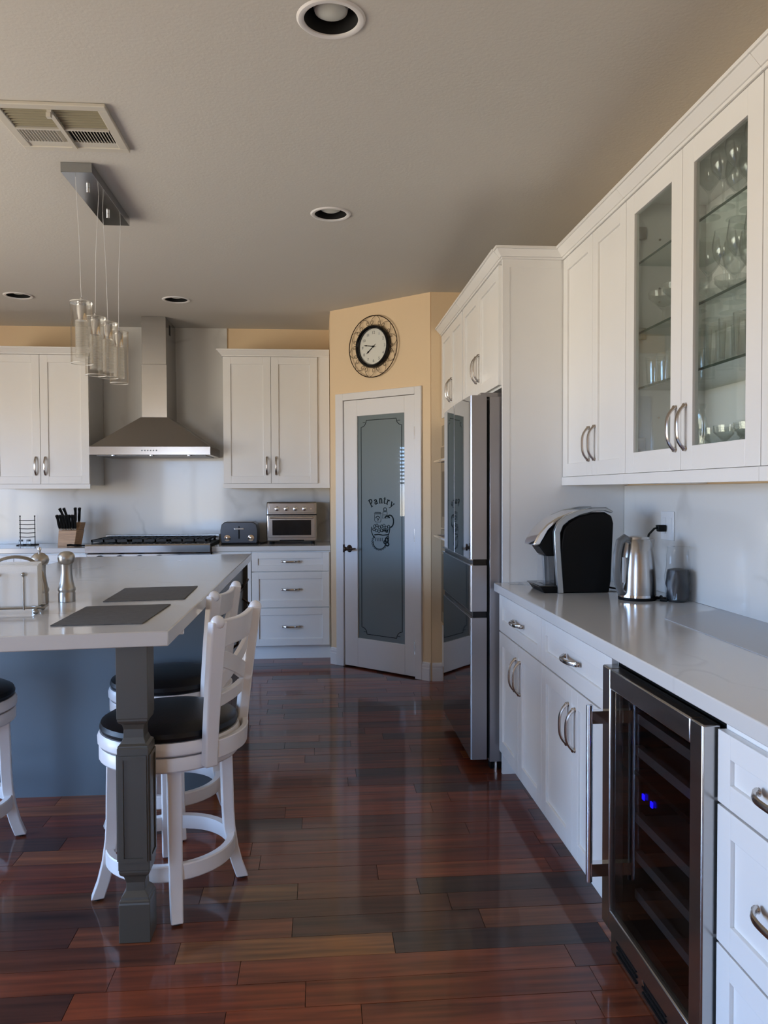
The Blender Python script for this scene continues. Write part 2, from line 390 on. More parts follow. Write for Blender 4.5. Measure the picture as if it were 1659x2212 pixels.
def glazed(name, label, plane, rect, axis='x', mull=(), blinds=False):
    t = thing(name, label, 'window', (0,0,0), kind='structure')
    a0, a1, z0, z1 = rect; o_ = plane - .09
    def B(M_, u0, u1, d0, d1, h0, h1):
        return M_.box(o_+d0, o_+d1, u0, u1, h0, h1) if axis == 'x' else M_.box(u0, u1, o_+d0, o_+d1, h0, h1)
    M_ = MB(); w = .05
    B(M_, a0, a0+w, 0, .05, z0, z1); B(M_, a1-w, a1, 0, .05, z0, z1); B(M_, a0+w, a1-w, 0, .05, z0, z0+w); B(M_, a0+w, a1-w, 0, .05, z1-w, z1)
    for mm in mull: B(M_, mm-.03, mm+.03, 0, .05, z0+w, z1-w)
    obj('window_frame', M_, TRIMW, t)
    obj('pane', B(MB(), a0+w, a1-w, .022, .026, z0+w, z1-w), WGLASS, t)
    if blinds:
        zz = z1 - .06; me = None
        while zz > z0 + .45:
            if axis == 'x': s_ = MB().frus(o_+.056, o_+.059, a0+.01, a1-.01, zz, o_+.078, o_+.081, a0+.01, a1-.01, zz+.026)
            obj('blind_slat', s_, TRIMW, t, smooth=False); zz -= .05
    return t
glazed('window_1', 'window with half lowered white blinds in the left wall', XL, WIN_L, mull=[4.16], blinds=True)
glazed('window_2', 'tall sliding glass door in the left wall', XL, WIN_S, mull=[2.0])
glazed('window_3', 'wide window in the wall behind the camera', YR_, WIN_R, axis='y', mull=[-2.55])

# baseboards: flat board with two grooved steps on top
def baseboard(name, length, loc, rz, label):
    M_ = MB().prism([(0,0),(-.014,0),(-.014,.088),(-.011,.090),(-.011,.098),(-.013,.101),(-.013,.112),(-.009,.115),(-.009,.122),(-.004,.13),(0,.13)], 'x', 0, length)
    o = struct(name, M_, TRIMW, label, 'baseboard', smooth=False); o.location = loc; o.rotation_euler = (0,0,rz); return o
baseboard('baseboard_left', .063, P + Vector((0,0,0)), DRZ, 'short grooved white baseboard left of the pantry door')
baseboard('baseboard_right', DLEN-.872, P + DT*.868, DRZ, 'short grooved white baseboard right of the pantry door')
baseboard('baseboard_oven', .075, Q + Vector((.008,0,0)), 0, 'short grooved white baseboard beside the oven cabinet')

# ------------------------------------------------------------------ pantry door
cas = MB()
for x0, x1 in ((.065,.14),(.815,.872)): cas.box(x0, x1, -.018, 0, 0, 2.09)
cas.box(.14, .815, -.018, 0, 2.037, 2.09)
tr = struct('trim_1', cas, TRIMW, 'white casing around the pantry door', 'door casing', bevel=.003); tr.location = P; tr.rotation_euler = (0,0,DRZ)
pd = thing('door_1', 'white pantry door with a tall frosted glass pane lettered Pantry', 'door', P, DRZ, kind='structure')
M_ = MB(); D0, D1 = .144, .811; yf, yb = -.006, .032
M_.box(D0, .273, yf, yb, .012, 2.034).box(.717, D1, yf, yb, .012, 2.034).box(.273, .717, yf, yb, .012, .232).box(.273, .717, yf, yb, 1.912, 2.034)
slab = obj('door_frame', M_, TRIMW, pd, bevel=.002)
obj('glass_pane', MB().box(.273, .717, .006, .014, .232, 1.912), FROST, pd)
# etched border with notched corners
def border(gx0, gx1, gz0, gz1, r):
    pts = []
    def arc(cx, cz, a0, a1, n=8):
        for i in range(n+1):
            a = a0 + (a1-a0)*i/n; pts.append((cx + r*math.cos(a), .005, cz + r*math.sin(a)))
    arc(gx0, gz0, PI/2, 0); arc(gx1, gz0, PI, PI/2); arc(gx1, gz1, 3*PI/2, PI); arc(gx0, gz1, 0, -PI/2)
    return pts
M_ = MB(); M_.tube(border(.304, .686, .268, 1.877, .05), .0022, 6, closed=True)
pp = [(.304,.005,1.827),(.304,.005,1.861),(.336,.005,1.861),(.354,.005,1.877)]
for sx_ in (1,-1):
    for sz_, zc_ in ((1,0),(-1,2.145)):
        M_.tube([(x_ if sx_ > 0 else .99-x_, yy_, z_ if sz_ > 0 else zc_-z_) for x_, yy_, z_ in [(.322,.005,1.861),(.345,.005,1.861)]], .0018, 6)
obj('etched_border', M_, ETCH, pd)
def text_mesh(body, size, extrude=.0006, align='CENTER'):
    c = bpy.data.curves.new('txt', 'FONT'); c.body = body; c.size = size; c.extrude = extrude; c.align_x = align; c.align_y = 'BOTTOM_BASELINE'; c.resolution_u = 3
    o = bpy.data.objects.new('txt', c); COL.objects.link(o); dg = bpy.context.evaluated_depsgraph_get(); dg.update()
    me = bpy.data.meshes.new_from_object(o.evaluated_get(dg)); COL.objects.unlink(o); bpy.data.objects.remove(o); return me
def add_text(M_, body, size, cx, cz, ang, yy_=.0045, sx_=1.):
    me = text_mesh(body, size); ca, sa = math.cos(ang), math.sin(ang)
    vs_ = []
    for v in me.vertices:
        u, w = v.co.x*sx_, v.co.y; vs_.append((cx + u*ca - w*sa, yy_ - v.co.z, cz + u*sa + w*ca))
    M_.add(vs_, [tuple(p.vertices) for p in me.polygons]); bpy.data.meshes.remove(me)
L_ = MB()
GLY = {'P': [([(.25,0),(.25,1)],1),([(.08,0),(.44,0)],0),([(.08,1),(.3,1)],0),([(.25,1),(.52,1),(.70,.9),(.74,.75),(.68,.58),(.5,.48),(.25,.48)],1)],
       'a': [([(.14,.5),(.26,.62),(.46,.62),(.56,.48),(.56,.1),(.68,0)],1),([(.56,.36),(.3,.34),(.13,.2),(.18,.04),(.36,0),(.56,.13)],1)],
       'n': [([(.2,0),(.2,.62)],1),([(.06,0),(.34,0)],0),([(.06,.62),(.2,.62)],0),([(.2,.45),(.35,.62),(.52,.62),(.6,.48),(.6,0)],1),([(.46,0),(.74,0)],0)],
       't': [([(.32,.86),(.32,.1),(.42,0),(.56,.06)],1),([(.12,.62),(.54,.62)],0)],
       'r': [([(.25,0),(.25,.62)],1),([(.08,0),(.42,0)],0),([(.1,.62),(.25,.62)],0),([(.25,.42),(.4,.6),(.6,.6)],1)],
       'y': [([(.14,.62),(.42,.02)],1),([(.68,.62),(.42,.02),(.3,-.24),(.12,-.26)],0),([(.02,.62),(.26,.62)],0),([(.54,.62),(.8,.62)],0)]}
Rr = .165; cx0, cz0 = .497, 1.258 - Rr
for ch, a in zip('Pantry', (31, 16.5, 2, -10, -20, -32.5)):
    al = math.radians(a); ar = PI/2 + al; bx, bz = cx0 + Rr*math.cos(ar), cz0 + Rr*math.sin(ar)
    for pts, th_ in GLY[ch]:
        q = [((u-.4)*.054*.86, w*.054) for u, w in pts]
        L_.tube([(bx + u*math.cos(al) - w*math.sin(al), .0045, bz + u*math.sin(al) + w*math.cos(al)) for u, w in q], .0040 if th_ else .0024, 6)
obj('lettering', L_, ETCH, pd, 'dark arched word Pantry', smooth=False)
# etched still life: two lidded jars, a tall bottle stopper, leaves, a ribbon bow, a heaped basket
E_ = MB(); ey = .0045
def ln(pts, r=.0016, cl=False): E_.tube([(x_, ey, z_) for x_, z_ in pts], r, 5, closed=cl)
def circ(cx, cz, rx, rz_, r=.0016, a0=0, a1=2*PI, n=18):
    full = abs(a1-a0-2*PI) < 1e-3
    ln([(cx+rx*math.cos(a0+(a1-a0)*i/n), cz+rz_*math.sin(a0+(a1-a0)*i/n)) for i in range(n if full else n+1)], r, full)
ln([(.432,1.175),(.432,1.13),(.44,1.118),(.487,1.118),(.492,1.13),(.492,1.175)], cl=True); ln([(.428,1.182),(.496,1.182)], .003); ln([(.436,1.19),(.488,1.19)], .002)
ln([(.51,1.19),(.508,1.145),(.552,1.145),(.55,1.19)], cl=True); circ(.53,1.212,.014,.012,.0022); ln([(.512,1.197),(.548,1.197)], .003); ln([(.515,1.17),(.545,1.17)], .002)
circ(.462,1.145,.018,.015,.003,0,PI); circ(.462,1.137,.007,.007,.002)
circ(.575,1.125,.034,.045,.005,-PI*.5,PI*.6,14); circ(.55,1.148,.02,.014,.006,0,PI,8)
for i in range(7): circ(.432+i*.022, 1.085+.008*math.sin(i*2.1), .011,.011,.0022, n=10)
for i in range(6): circ(.425+i*.024, 1.055+.006*math.cos(i*1.7), .012,.010,.0024, n=10)
ln([(.405,1.08),(.400,1.05),(.412,1.02),(.43,1.0)], .003); ln([(.575,1.075),(.57,1.045),(.56,1.02)], .003)
ln([(.43,1.02),(.47,1.025),(.51,1.02),(.56,1.026)], .004); ln([(.50,1.045),(.52,1.06),(.545,1.05),(.56,1.065)], .0045)
circ(.475,.965,.058,.050,.0026,PI*.95,PI*2.0,16)
for i in range(12):
    a = PI*(.78 + i*.10); circ(.475+.066*math.cos(a), .968+.056*math.sin(a), .0075,.0065,.0016, n=7)
for i in range(5): ln([(.435+i*.018,1.0),(.44+i*.016,.975)], .0018)
circ(.545,.985,.014,.018,.006,n=8); circ(.55,.955,.016,.012,.005,n=8); circ(.53,.97,.012,.012,.005,n=8); circ(.555,1.005,.010,.010,.003,n=8)
obj('etched_still_life', E_, ETCH, pd, 'dark line drawing of jars and a fruit basket')
M_ = MB(); hs, hz = .205, .909
hd = obj('door_handle', MB().lathe([(.004,-.012),(.027,-.012),(.029,-.004),(.024,.004),(.018,.010)], (hs-.012,-.010,hz), 18, 'y').cyl((hs-.012,-.018,hz), .009, .035, 'y', 12)
     .ball((hs-.012,-.056,hz), .017, 12, 8).tube([(hs-.012,-.056,hz),(hs+.03,-.06,hz-.004),(hs+.07,-.058,hz+.004),(hs+.088,-.054,hz+.006)], [.009,.009,.007,.006], 8), BRONZE, pd, 'dark lever handle')
obj('latch_plate', MB().box(.139,.145,-.02,-.004,hz-.03,hz+.03), BRONZE, hd)
for hz_ in (.22, 1.03, 1.76): obj('hinge', MB().cyl((.8135,-.012,hz_-.045), .006, .09, 'z', 10).box(.806,.8125,-.0085,-.0062,hz_-.045,hz_+.045), NICKEL, pd)

# ------------------------------------------------------------------ wall clock
ck = thing('wall_clock', 'round black rimmed wall clock with an open wire scroll border above the pantry door', 'clock', P + DT*.441 + Vector((0,0,2.414)), DRZ)
NS = 40
def circle_pts(r, y_, n=NS, a0=0): return [(r*math.cos(a0+2*PI*i/n), y_, r*math.sin(a0+2*PI*i/n)) for i in range(n)]
obj('outer_wire', MB().tube(circle_pts(.226, -.022), .0035, 6, closed=True), BRONZE, ck)
S_ = MB()
def catmull(ps, n=5):
    out = []; N = len(ps)
    for i in range(N-1):
        p0, p1, p2, p3 = ps[max(i-1,0)], ps[i], ps[i+1], ps[min(i+2,N-1)]
        for j in range(n):
            t_ = j/n; out.append(tuple(.5*((2*b_)+(-a_+c_)*t_+(2*a_-5*b_+4*c_-d_)*t_*t_+(-a_+3*b_-3*c_+d_)*t_**3) for a_,b_,c_,d_ in zip(p0,p1,p2,p3)))
    return out + [ps[-1]]
for k in range(10):
    a = 2*PI*(k+.25)/10
    for sgn in (1,-1):
        ctrl = [(.2245,.03),(.212,.12),(.197,.20),(.180,.262),(.166,.262),(.1615,.21),(.168,.155),(.181,.135),(.190,.165),(.186,.200),(.178,.195)]
        S_.tube([(r_*math.cos(a+sgn*d_), -.021, r_*math.sin(a+sgn*d_)) for r_, d_ in catmull(ctrl, 3)], .0017, 5)
obj('scrollwork', S_, BRONZE, ck)
obj('clock_rim', MB().lathe([(.132,.004),(.132,.030),(.140,.040),(.150,.040),(.158,.028),(.158,.002)], (0,0,0), 40, 'y', closed=True), BLACKG, ck)
obj('clock_face', MB().lathe([(.002,.006),(.1325,.006),(.1325,.012),(.002,.012)], (0,0,0), 40, 'y'), FACE, ck)
for h in range(1, 13):
    N_ = MB(); a = PI/2 - h*PI/6; add_text(N_, str(h), .030, .104*math.cos(a), .104*math.sin(a)-.010, 0, -.0125)
    obj('numeral', N_, GREYPL, ck, smooth=False)
def hand(h_, ang, L, w):
    d = Vector((math.sin(ang),0,math.cos(ang))); n_ = Vector((math.cos(ang),0,-math.sin(ang)))
    ps = [d*-.03, d*.0+n_*w*.5, d*L*.62+n_*w*.45, d*L*.75+n_*w, d*L, d*L*.75-n_*w, d*L*.62-n_*w*.45, -n_*w*.5]
    m_ = MB().ring([[(p.x, h_, p.z) for p in ps], [(p.x, h_-.0015, p.z) for p in ps]]); return m_
obj('hour_hand', hand(-.016, math.radians(233), .080, .006), BLACK, ck); obj('minute_hand', hand(-.019, math.radians(281), .088, .005), BLACK, ck)
obj('hand_hub', MB().cyl((0,-.012,0), .006, .010, 'y', 10), BLACK, ck)

# ------------------------------------------------------------------ cabinet parts
def shaker(par, x0, x1, z0, z1, fw=.06, glass=None, name='door', y0=0.):
    M_ = MB(); a, b = y0-.020, y0-.0005
    M_.box(x0, x0+fw, a, b, z0, z1).box(x1-fw, x1, a, b, z0, z1).box(x0+fw, x1-fw, a, b, z0, z0+fw).box(x0+fw, x1-fw, a, b, z1-fw, z1)
    if not glass: M_.box(x0+fw, x1-fw, a+.009, b, z0+fw, z1-fw)
    d = obj(name, M_, WHITE, par, bevel=.0015, smooth=False)
    if glass: obj('glass_pane', MB().box(x0+fw, x1-fw, a+.009, a+.013, z0+fw, z1-fw), glass, d)
    return d
def pull(par, cx, cz, vert=True, L=.137, y0=-.020, proj=.031, r=.0052, mt=None):
    pts = []; N = 12
    for i in range(N+1):
        t_ = -1 + 2*i/N; u = t_*L/2; w = -proj*(1-abs(t_)**3.2)*.82 - proj*.18
        pts.append((cx, y0+w, cz+u) if vert else (cx+u, y0+w, cz))
    M_ = MB().tube(pts, [r*(1.25 if i in (0,N) else 1.0) for i in range(N+1)], 8, flat=1.5, up=(0,1,0))
    for s_ in (-1, 1):
        c_ = (cx, y0+.0004, cz+s_*L/2) if vert else (cx+s_*L/2, y0+.0004, cz)
        M_.lathe([(r*1.7,0),(r*1.5,.004),(r*1.15,.009)], c_, 10, 'y')
        M_.ball((c_[0], y0-proj*.2, c_[2]), r*1.45, 8, 6)
    return obj('handle', M_, mt or NICKEL, par)
def crown(par, W, D, z0, z1, ov, left=True, right=True):
    l, r_ = (ov if left else 0), (ov if right else 0); fb = -.020
    k_ = (z1-z0)
    M_ = MB().box(-l*.15, W+r_*.15, fb-ov*.15, D, z0, z0+k_*.2)
    M_.frus(-l*.25, W+r_*.25, fb-ov*.25, D, z0+k_*.2, -l*.85, W+r_*.85, fb-ov*.85, D, z0+k_*.78)
    M_.box(-l, W+r_, fb-ov, D, z0+k_*.78, z1)
    return obj('crown_moulding', M_, WHITE, par, bevel=.001, smooth=False)
def wall_cab(label, loc, rz, W, D, z0, z1, splits, crown_z=None, rail=None, cr=(True,True), glass=False, handles=(), group=None, ov=.045, fw=.06, stiles=()):
    """front at local y=0; splits: [(x0,x1)] doors; handles: [(x,z)] per door"""
    t = thing('wall_cabinet', label, 'cabinet', loc, rz, group)
    M_ = MB()
    if glass:
        th = .018; M_.box(0, th, 0, D, z0, z1).box(W-th, W, 0, D, z0, z1).box(th, W-th, 0, D, z0, z0+th).box(th, W-th, 0, D, z1-th, z1).box(th, W-th, D-.01, D, z0+th, z1-th)
    else: M_.box(0, W, 0, D, z0, z1)
    obj('body', M_, WHITE, t, bevel=.001, smooth=False)
    for x0, x1 in stiles: obj('stile', MB().box(x0, x1, -.006, -.0005, z0+.002, z1-.002), WHITE, t, smooth=False)
    for i, (x0, x1) in enumerate(splits):
        d = shaker(t, x0+.0015, x1-.0015, z0+.010, z1-.004, fw, GLASS if glass else None)
        if i < len(handles) and handles[i]: pull(d, handles[i][0], handles[i][1])
    if crown_z: crown(t, W, D, z1-.002, crown_z, ov, *cr)
    if rail: obj('light_rail', MB().box(-.004 if cr[0] else 0, W+(.004 if cr[1] else 0), -.024, .0, rail, z0+.008).box(0 if not cr[0] else -.004, .02, 0, D, rail, z0), WHITE, t, smooth=False)
    return t
def base_cab(label, loc, rz, W, D, drawers, doors, fillers=(), group=None, name='base_cabinet', zt=.872, toe=.114):
    t = thing(name, label, 'cabinet', loc, rz, group)
    obj('body', MB().box(0, W, 0, D, toe, zt), WHITE, t, bevel=.001, smooth=False)
    obj('toe_kick', MB().box(.0, W, .06, D, 0, toe-.001), WHITE, t, smooth=False)
    for x0, x1, z0, z1 in drawers:
        d = shaker(t, x0+.0015, x1-.0015, z0+.0015, z1-.0015, min(.055, (z1-z0)*.32), name='drawer'); pull(d, (x0+x1)/2, (z0+z1)/2 + .002, False)
    for x0, x1, z0, z1, hx in doors:
        d = shaker(t, x0+.0015, x1-.0015, z0+.0015, z1-.0015)
        if hx is not None: pull(d, hx, z1-.135)
    return t

# ---- right run (front face x=.845, so body front .865); local x runs toward the camera
RZ = -PI/2; FX = .865; BD = XR - .004 - FX
Y1 = 3.648
def rbase(label, ya, yb, drawers, doors, **k): return base_cab(label, (FX, ya, 0), RZ, ya-yb, BD, drawers, doors, **k)
w1 = Y1 - 2.94
rbase('white two-door base cabinet with one drawer next to the refrigerator panel', Y1, 2.941, [(0,w1,.688,.862)], [(0,w1/2,.116,.685,w1/2-.035),(w1/2,w1,.116,.685,w1/2+.035)])
w2 = 2.94 - 2.212
rbase('white two-door base cabinet with one drawer next to the wine cooler', 2.94, 2.2125, [(0,w2,.688,.862)], [(0,w2/2,.116,.685,w2/2-.035),(w2/2,w2,.116,.685,w2/2+.035)])
rbase('white base cabinet with a stack of three drawers right of the wine cooler', 1.603, 1.145, [(0,.458,.684,.842),(0,.458,.384,.681),(0,.458,.116,.381)], [])
rt = obj('worktop', MB().box(.82, XR-.003, 1.145, Y1, .8745, .914), QUARTZ, bevel=.003); tag(rt, 'long white quartz worktop on the right holding the coffee maker', 'worktop')
bs = obj('backsplash', MB().box(XR-.014, XR-.001, 1.145, Y1, .915, 1.37), MARBLE); tag(bs, 'plain pale backsplash behind the kettle on the right wall', 'backsplash')

# ---- wine cooler
wc = thing('wine_cooler', 'stainless under-counter wine cooler with dark glass door and blue lights', 'wine cooler', (.845, 2.2105, 0), RZ)
W = .605
M_ = MB(); th = .03
M_.box(0, W, .02, .59, .09, .12).box(0, W, .02, .59, .83, .868).box(0, th, .02, .59, .12, .83).box(W-th, W, .02, .59, .12, .83).box(th, W-th, .56, .59, .12, .83)
obj('body', M_, BLACK, wc)
M_ = MB(); fw = .058; y0, y1 = -.030, .012; zb, ztp = .098, .846
M_.box(.004, .004+fw, y0, y1, zb, ztp).box(W-.004-fw, W-.004, y0, y1, zb, ztp).box(.004+fw, W-.004-fw, y0, y1, zb, zb+fw).box(.004+fw, W-.004-fw, y0, y1, ztp-fw, ztp)
dr = obj('door', M_, STEEL, wc, bevel=.004); obj('glass_pane', MB().box(.004+fw, W-.004-fw, y0+.010, y0+.016, zb+fw, ztp-fw), SMOKE, dr)
H_ = MB().cyl((.045, y0-.052, .232), .0095, .508, 'z', 14)
for hz_ in (.262, .70): H_.box(.033, .057, y0-.048, y0+.002, hz_-.012, hz_+.024)
obj('handle', H_, CHROME, dr)
for i, z_ in enumerate((.700, .605, .410, .300, .190)):
    obj('shelf', MB().box(.04, W-.04, .055, .075, z_-.013, z_+.013).box(.04, W-.04, .0752, .5, z_-.004, z_+.002), COOLSH, wc)
obj('divider', MB().box(.04, W-.04, .05, .45, .535, .548), BLACK, wc)
for xx in (.262, .312): obj('indicator_light', MB().box(xx, xx+.012, -.0195, -.0165, .553, .567), LED, wc)
K_ = MB().box(.002, W-.002, .0, .03, .004, .092)
kk = obj('kick_plate', K_, STEEL, wc)
for r_ in range(4):
    for c_ in range(3):
        obj('louver', MB().box(.05+c_*.18, .05+c_*.18+.14, -.0035, -.0002, .020+r_*.016, .026+r_*.016), BLACK, kk)
obj('screw', MB().lathe([(.008,0),(.008,.003),(.003,.005)], (.235,.0,.052), 10, 'y'), CHROME, kk)

# ---- right upper cabinets
UX = 1.17; UD = XR-.004-UX
wall_cab('white two-door wall cabinet between the refrigerator panel and the glass-door cabinet', (UX, Y1, 0), RZ, Y1-2.887, UD, 1.402, 2.432, [(0,.40),(.40,Y1-2.887)], 2.483, 1.372, (False,False), handles=[(.365,1.547),(.435,1.547)])
gc = wall_cab('white wall cabinet with two glass doors full of glassware', (UX, 2.886, 0), RZ, .914, UD, 1.402, 2.432, [(0,.457),(.457,.914)], 2.483, 1.372, (False,False), True, handles=[(.422,1.547),(.492,1.547)], fw=.075)
for z_ in (1.726, 1.930, 2.188): obj('glass_shelf', MB().box(.020, .894, .018, UD-.012, z_-.004, z_+.004), SHELFG, gc)
for z_ in (1.726, 1.930, 2.188): obj('shelf_edge', MB().box(.020, .894, .0165, .0179, z_-.004, z_+.004), EDGEG, gc)
for z_ in (1.52, 1.93, 2.30):
    obj('hinge', MB().box(.018, .034, .008, .045, z_-.022, z_+.022).box(.020,.05,-.001,.008,z_-.012,z_+.012), NICKEL, gc)
for z_ in (1.62,1.82,2.05,2.10,2.28): obj('shelf_peg', MB().cyl((.022,.10,z_), .004, .004, 'x', 8), NICKEL, gc)
wall_cab('white wall cabinet at the right edge past the glass doors', (UX, 1.971, 0), RZ, .75, UD, 1.402, 2.432, [(0,.375),(.375,.75)], 2.483, 1.372, (False,False))

# ---- glassware in the glass cabinet
def wine_glass(label, s=1.):
    o = obj('wine_glass', MB().lathe([(.002,.0),(.034*s,.0),(.033*s,.003),(.006,.008),(.0035,.02),(.0035,.075*s),(.010,.085*s),(.032*s,.115*s),(.037*s,.145*s),(.030*s,.195*s),(.0285*s,.195*s),(.0355*s,.145*s),(.030*s,.117*s),(.008,.090*s),(.002,.087*s)], n=16), CLEAR); return tag(o, label, 'wine glass')
def tumbler(label, r=.034, h=.125):
    o = obj('tumbler', MB().lathe([(.002,0),(r*.85,0),(r,h),(r-.002,h),(r*.82,.010),(.002,.010)], n=16), CLEAR); return tag(o, label, 'glass')
def goblet(label):
    o = obj('stemmed_bowl_glass', MB().lathe([(.002,0),(.036,0),(.034,.003),(.005,.008),(.0045,.055),(.02,.07),(.05,.10),(.052,.12),(.050,.12),(.047,.10),(.018,.073),(.002,.068)], n=16), CLEAR); return tag(o, label, 'glass')
random.seed(11)
def fill(proto, n_, xs, ys, z_, group, label):
    first = True; ORD = ['first','second','third','fourth','fifth']; ROW = {1: [''], 2: ['front row','back row'], 3: ['front row','middle row','back row']}[len(xs)]
    for yi, y_ in enumerate(sorted(ys, reverse=True)):
        for xi, x_ in enumerate(xs):
            lab = '%s, %s, %s from the left' % (label, ROW[xi], ORD[yi])
            loc = (x_+random.uniform(-.006,.006), y_+random.uniform(-.006,.006), z_)
            if first: proto.location = loc; proto['group'] = group; proto['label'] = lab; first = False
            else: o = proto.copy(); COL.objects.link(o); o.location = loc; o['label'] = lab
fill(wine_glass('', 1.), 0, (1.215,1.30,1.385), (2.02,2.11,2.20,2.29,2.38), 2.1925, 'wine glasses on the top glass shelf', 'clear wine glass on the top shelf')
fill(wine_glass('', 1.0), 0, (1.215,1.30,1.385), (2.02,2.11,2.20,2.29,2.38), 1.9345, 'wine glasses on the second glass shelf', 'clear wine glass on the second shelf')
fill(goblet(''), 0, (1.235,1.36), (2.52,2.63,2.74), 1.9345, 'bowl glasses on the second glass shelf', 'wide-bowled glass on the second shelf, left door')
fill(tumbler('', .030, .125), 0, (1.215,1.29,1.365), (2.17,2.25,2.33,2.41), 1.7305, 'tumblers on the third glass shelf', 'straight tumbler on the third shelf')
fill(tumbler('', .034, .10), 0, (1.225,1.33), (2.62,2.70,2.78), 1.7305, 'short tumblers on the third glass shelf', 'short tumbler on the third shelf, left door')
fill(tumbler('', .034, .15), 0, (1.225,1.33), (2.01,2.085), 1.7305, 'tall tumblers on the third glass shelf', 'tall wide tumbler on the third shelf')
fill(goblet(''), 0, (1.235,1.36), (2.04,2.15,2.26,2.37), 1.4215, 'bowl glasses on the cabinet floor', 'wide-bowled glass on the cabinet floor')
RIM = thin_glass('glass_pitcher_clear', (.95,.96,.95), 1.6, .02, .06)
pc = obj('glass_pitcher', MB().lathe([(.002,0),(.05,0),(.058,.06),(.05,.13),(.036,.19),(.042,.21),(.040,.21),(.034,.19),(.048,.13),(.055,.06),(.002,.008)], n=20).tube([(0,.045,.17),(0,.085,.16),(0,.088,.10),(0,.055,.06)], .006, 8), CLEAR)
pc.location = (1.24, 2.53, 1.4215); tag(pc, 'clear glass pitcher with a handle at the bottom of the glass cabinet between the doors', 'pitcher')

# ---- refrigerator surround
tp = thing('tall_panel', 'tall white side panel beside the refrigerator above the worktop', 'panel', (0,0,0))
obj('panel_board', MB().box(.862, XR-.004, 3.651, 3.670, 0, 2.43), WHITE, tp, smooth=False)
obj('edge_strip', MB().box(.862, .895, 3.6492, 3.6508, .916, 2.43), WHITE, tp, smooth=False)
obj('top_strip', MB().box(.895, 1.14, 3.6492, 3.6508, 2.392, 2.43), WHITE, tp, smooth=False)
obj('cap_moulding', MB().box(.856, 1.165, 3.640, 3.670, 2.4305, 2.4395).frus(.85,1.165,3.636,3.670,2.44, .825,1.165,3.615,3.670,2.470).box(.820,1.165,3.610,3.670,2.4705,2.483), WHITE, tp, bevel=.001, smooth=False)
wall_cab('white two-door cabinet mounted above the refrigerator', (.88, 4.698, 0), RZ, 4.698-3.672, XR-.01-.88, 1.845, 2.43, [(.03,.475),(.475,.965)], 2.483, None, (False,False), handles=[(.440,2.005),(.510,2.005)])
# ---- oven tower
ot = thing('oven_cabinet', 'tall white cabinet with built-in ovens beyond the refrigerator', 'cabinet', (.88, 5.488, 0), RZ)
OW = 5.488-4.702
obj('body', MB().box(0, OW, 0, .56, .10, 2.43), WHITE, ot, smooth=False); obj('toe_kick', MB().box(0,OW,.06,.56,0,.098), WHITE, ot, smooth=False)
for x0, x1, hx in ((0,OW/2,OW/2-.035),(OW/2,OW,OW/2+.035)):
    d = shaker(ot, x0+.0015, x1-.0015, 1.855, 2.426); pull(d, hx, 2.005)
d = shaker(ot, .0015, OW-.0015, .116, .40, name='drawer'); pull(d, OW/2, .30, False)
crown(ot, OW, .56, 2.428, 2.483, .045, False, False)
vo = thing('wall_oven', 'built-in stainless double wall oven seen edge-on beyond the refrigerator', 'oven', (.88, 5.488-.02, 0), RZ)
obj('control_panel', MB().box(.0, OW-.04, -.022, -.001, 1.66, 1.80), DSTEEL, vo)
for z0, z1, hz_ in ((1.09,1.65,1.55),(.43,1.08,1.035)):
    d = obj('oven_door', MB().box(.0, OW-.04, -.030, -.001, z0, z1), STEEL, vo, bevel=.003)
    obj('door_window', MB().box(.07, OW-.11, -.032, -.0302, z0+.08, z1-.17), BLACKG, d)
    H_ = MB().cyl((.06, -.078, hz_), .011, OW-.16, 'x', 12)
    for xx in (.08, OW-.12): H_.box(xx-.012, xx+.012, -.075, -.029, hz_-.009, hz_+.009)
    obj('handle', H_, CHROME, d)

# ---- refrigerator
fg = thing('refrigerator', 'stainless french-door refrigerator with dark mirror-like front', 'refrigerator', (.711, 4.545, 0), RZ)
FW = 4.545-3.688
obj('body', MB().box(.006, FW-.004, .098, .735, .045, 1.795), FSIDE, fg, bevel=.003)
obj('gasket', MB().box(.02, FW-.02, .084, .0975, .06, 1.78), BLACK, fg)
def fdoor(name, x0, x1, z0, z1, bow0, bow1, side=None):
    poly = [(x0, .083), (x0, bow0+.006), (x0+.006, bow0)]
    for i in range(1, 8): k_ = i/8; poly.append((x0+.006+(x1-x0-.012)*k_, bow0+(bow1-bow0)*k_ - .0015*math.sin(PI*k_)))
    poly += [(x1-.006, bow1), (x1, bow1+.006), (x1, .083)]
    d = obj(name, MB().prism(poly, 'z', z0, z1), FSIDE, fg, smooth=False)
    pl = [(p[0], p[1]-.0004) for p in poly[2:-2]]; pl2 = [(p[0], p[1]-.0016) for p in reversed(poly[2:-2])]
    obj('front_panel', MB().prism(pl+pl2, 'z', z0+.002, z1-.002), DSTEEL, d, 'dark mirror finish front', smooth=False)
    return d
mid = FW*.49
fdoor('door', .0, mid-.003, 1.022, 1.80, .018, .004); fdoor('door', mid+.003, FW, 1.022, 1.80, .004, .006)
fdoor('drawer', .0, FW, .772, .992, .012, .006); fdoor('freezer_drawer', .0, FW, .06, .742, .012, .006)
obj('pocket_handle', MB().box(.01, FW-.01, .018, .083, .9925, 1.0215).box(.01, FW-.01, .018, .083, .7425, .7715), BLACKG, fg)
obj('handle_edge', MB().box(0, FW-.002, .005, .017, .9925, .9965).box(0, FW-.002, .005, .017, 1.0175, 1.0215), CHROME, fg)
obj('centre_trim', MB().box(mid-.0028, mid-.0002, .002, .02, 1.18, 1.785), CHROME, fg)
for xx in (FW-.10, .02): obj('hinge_cover', MB().box(xx, xx+.075, .06, .16, 1.7955, 1.815), FSIDE, fg)
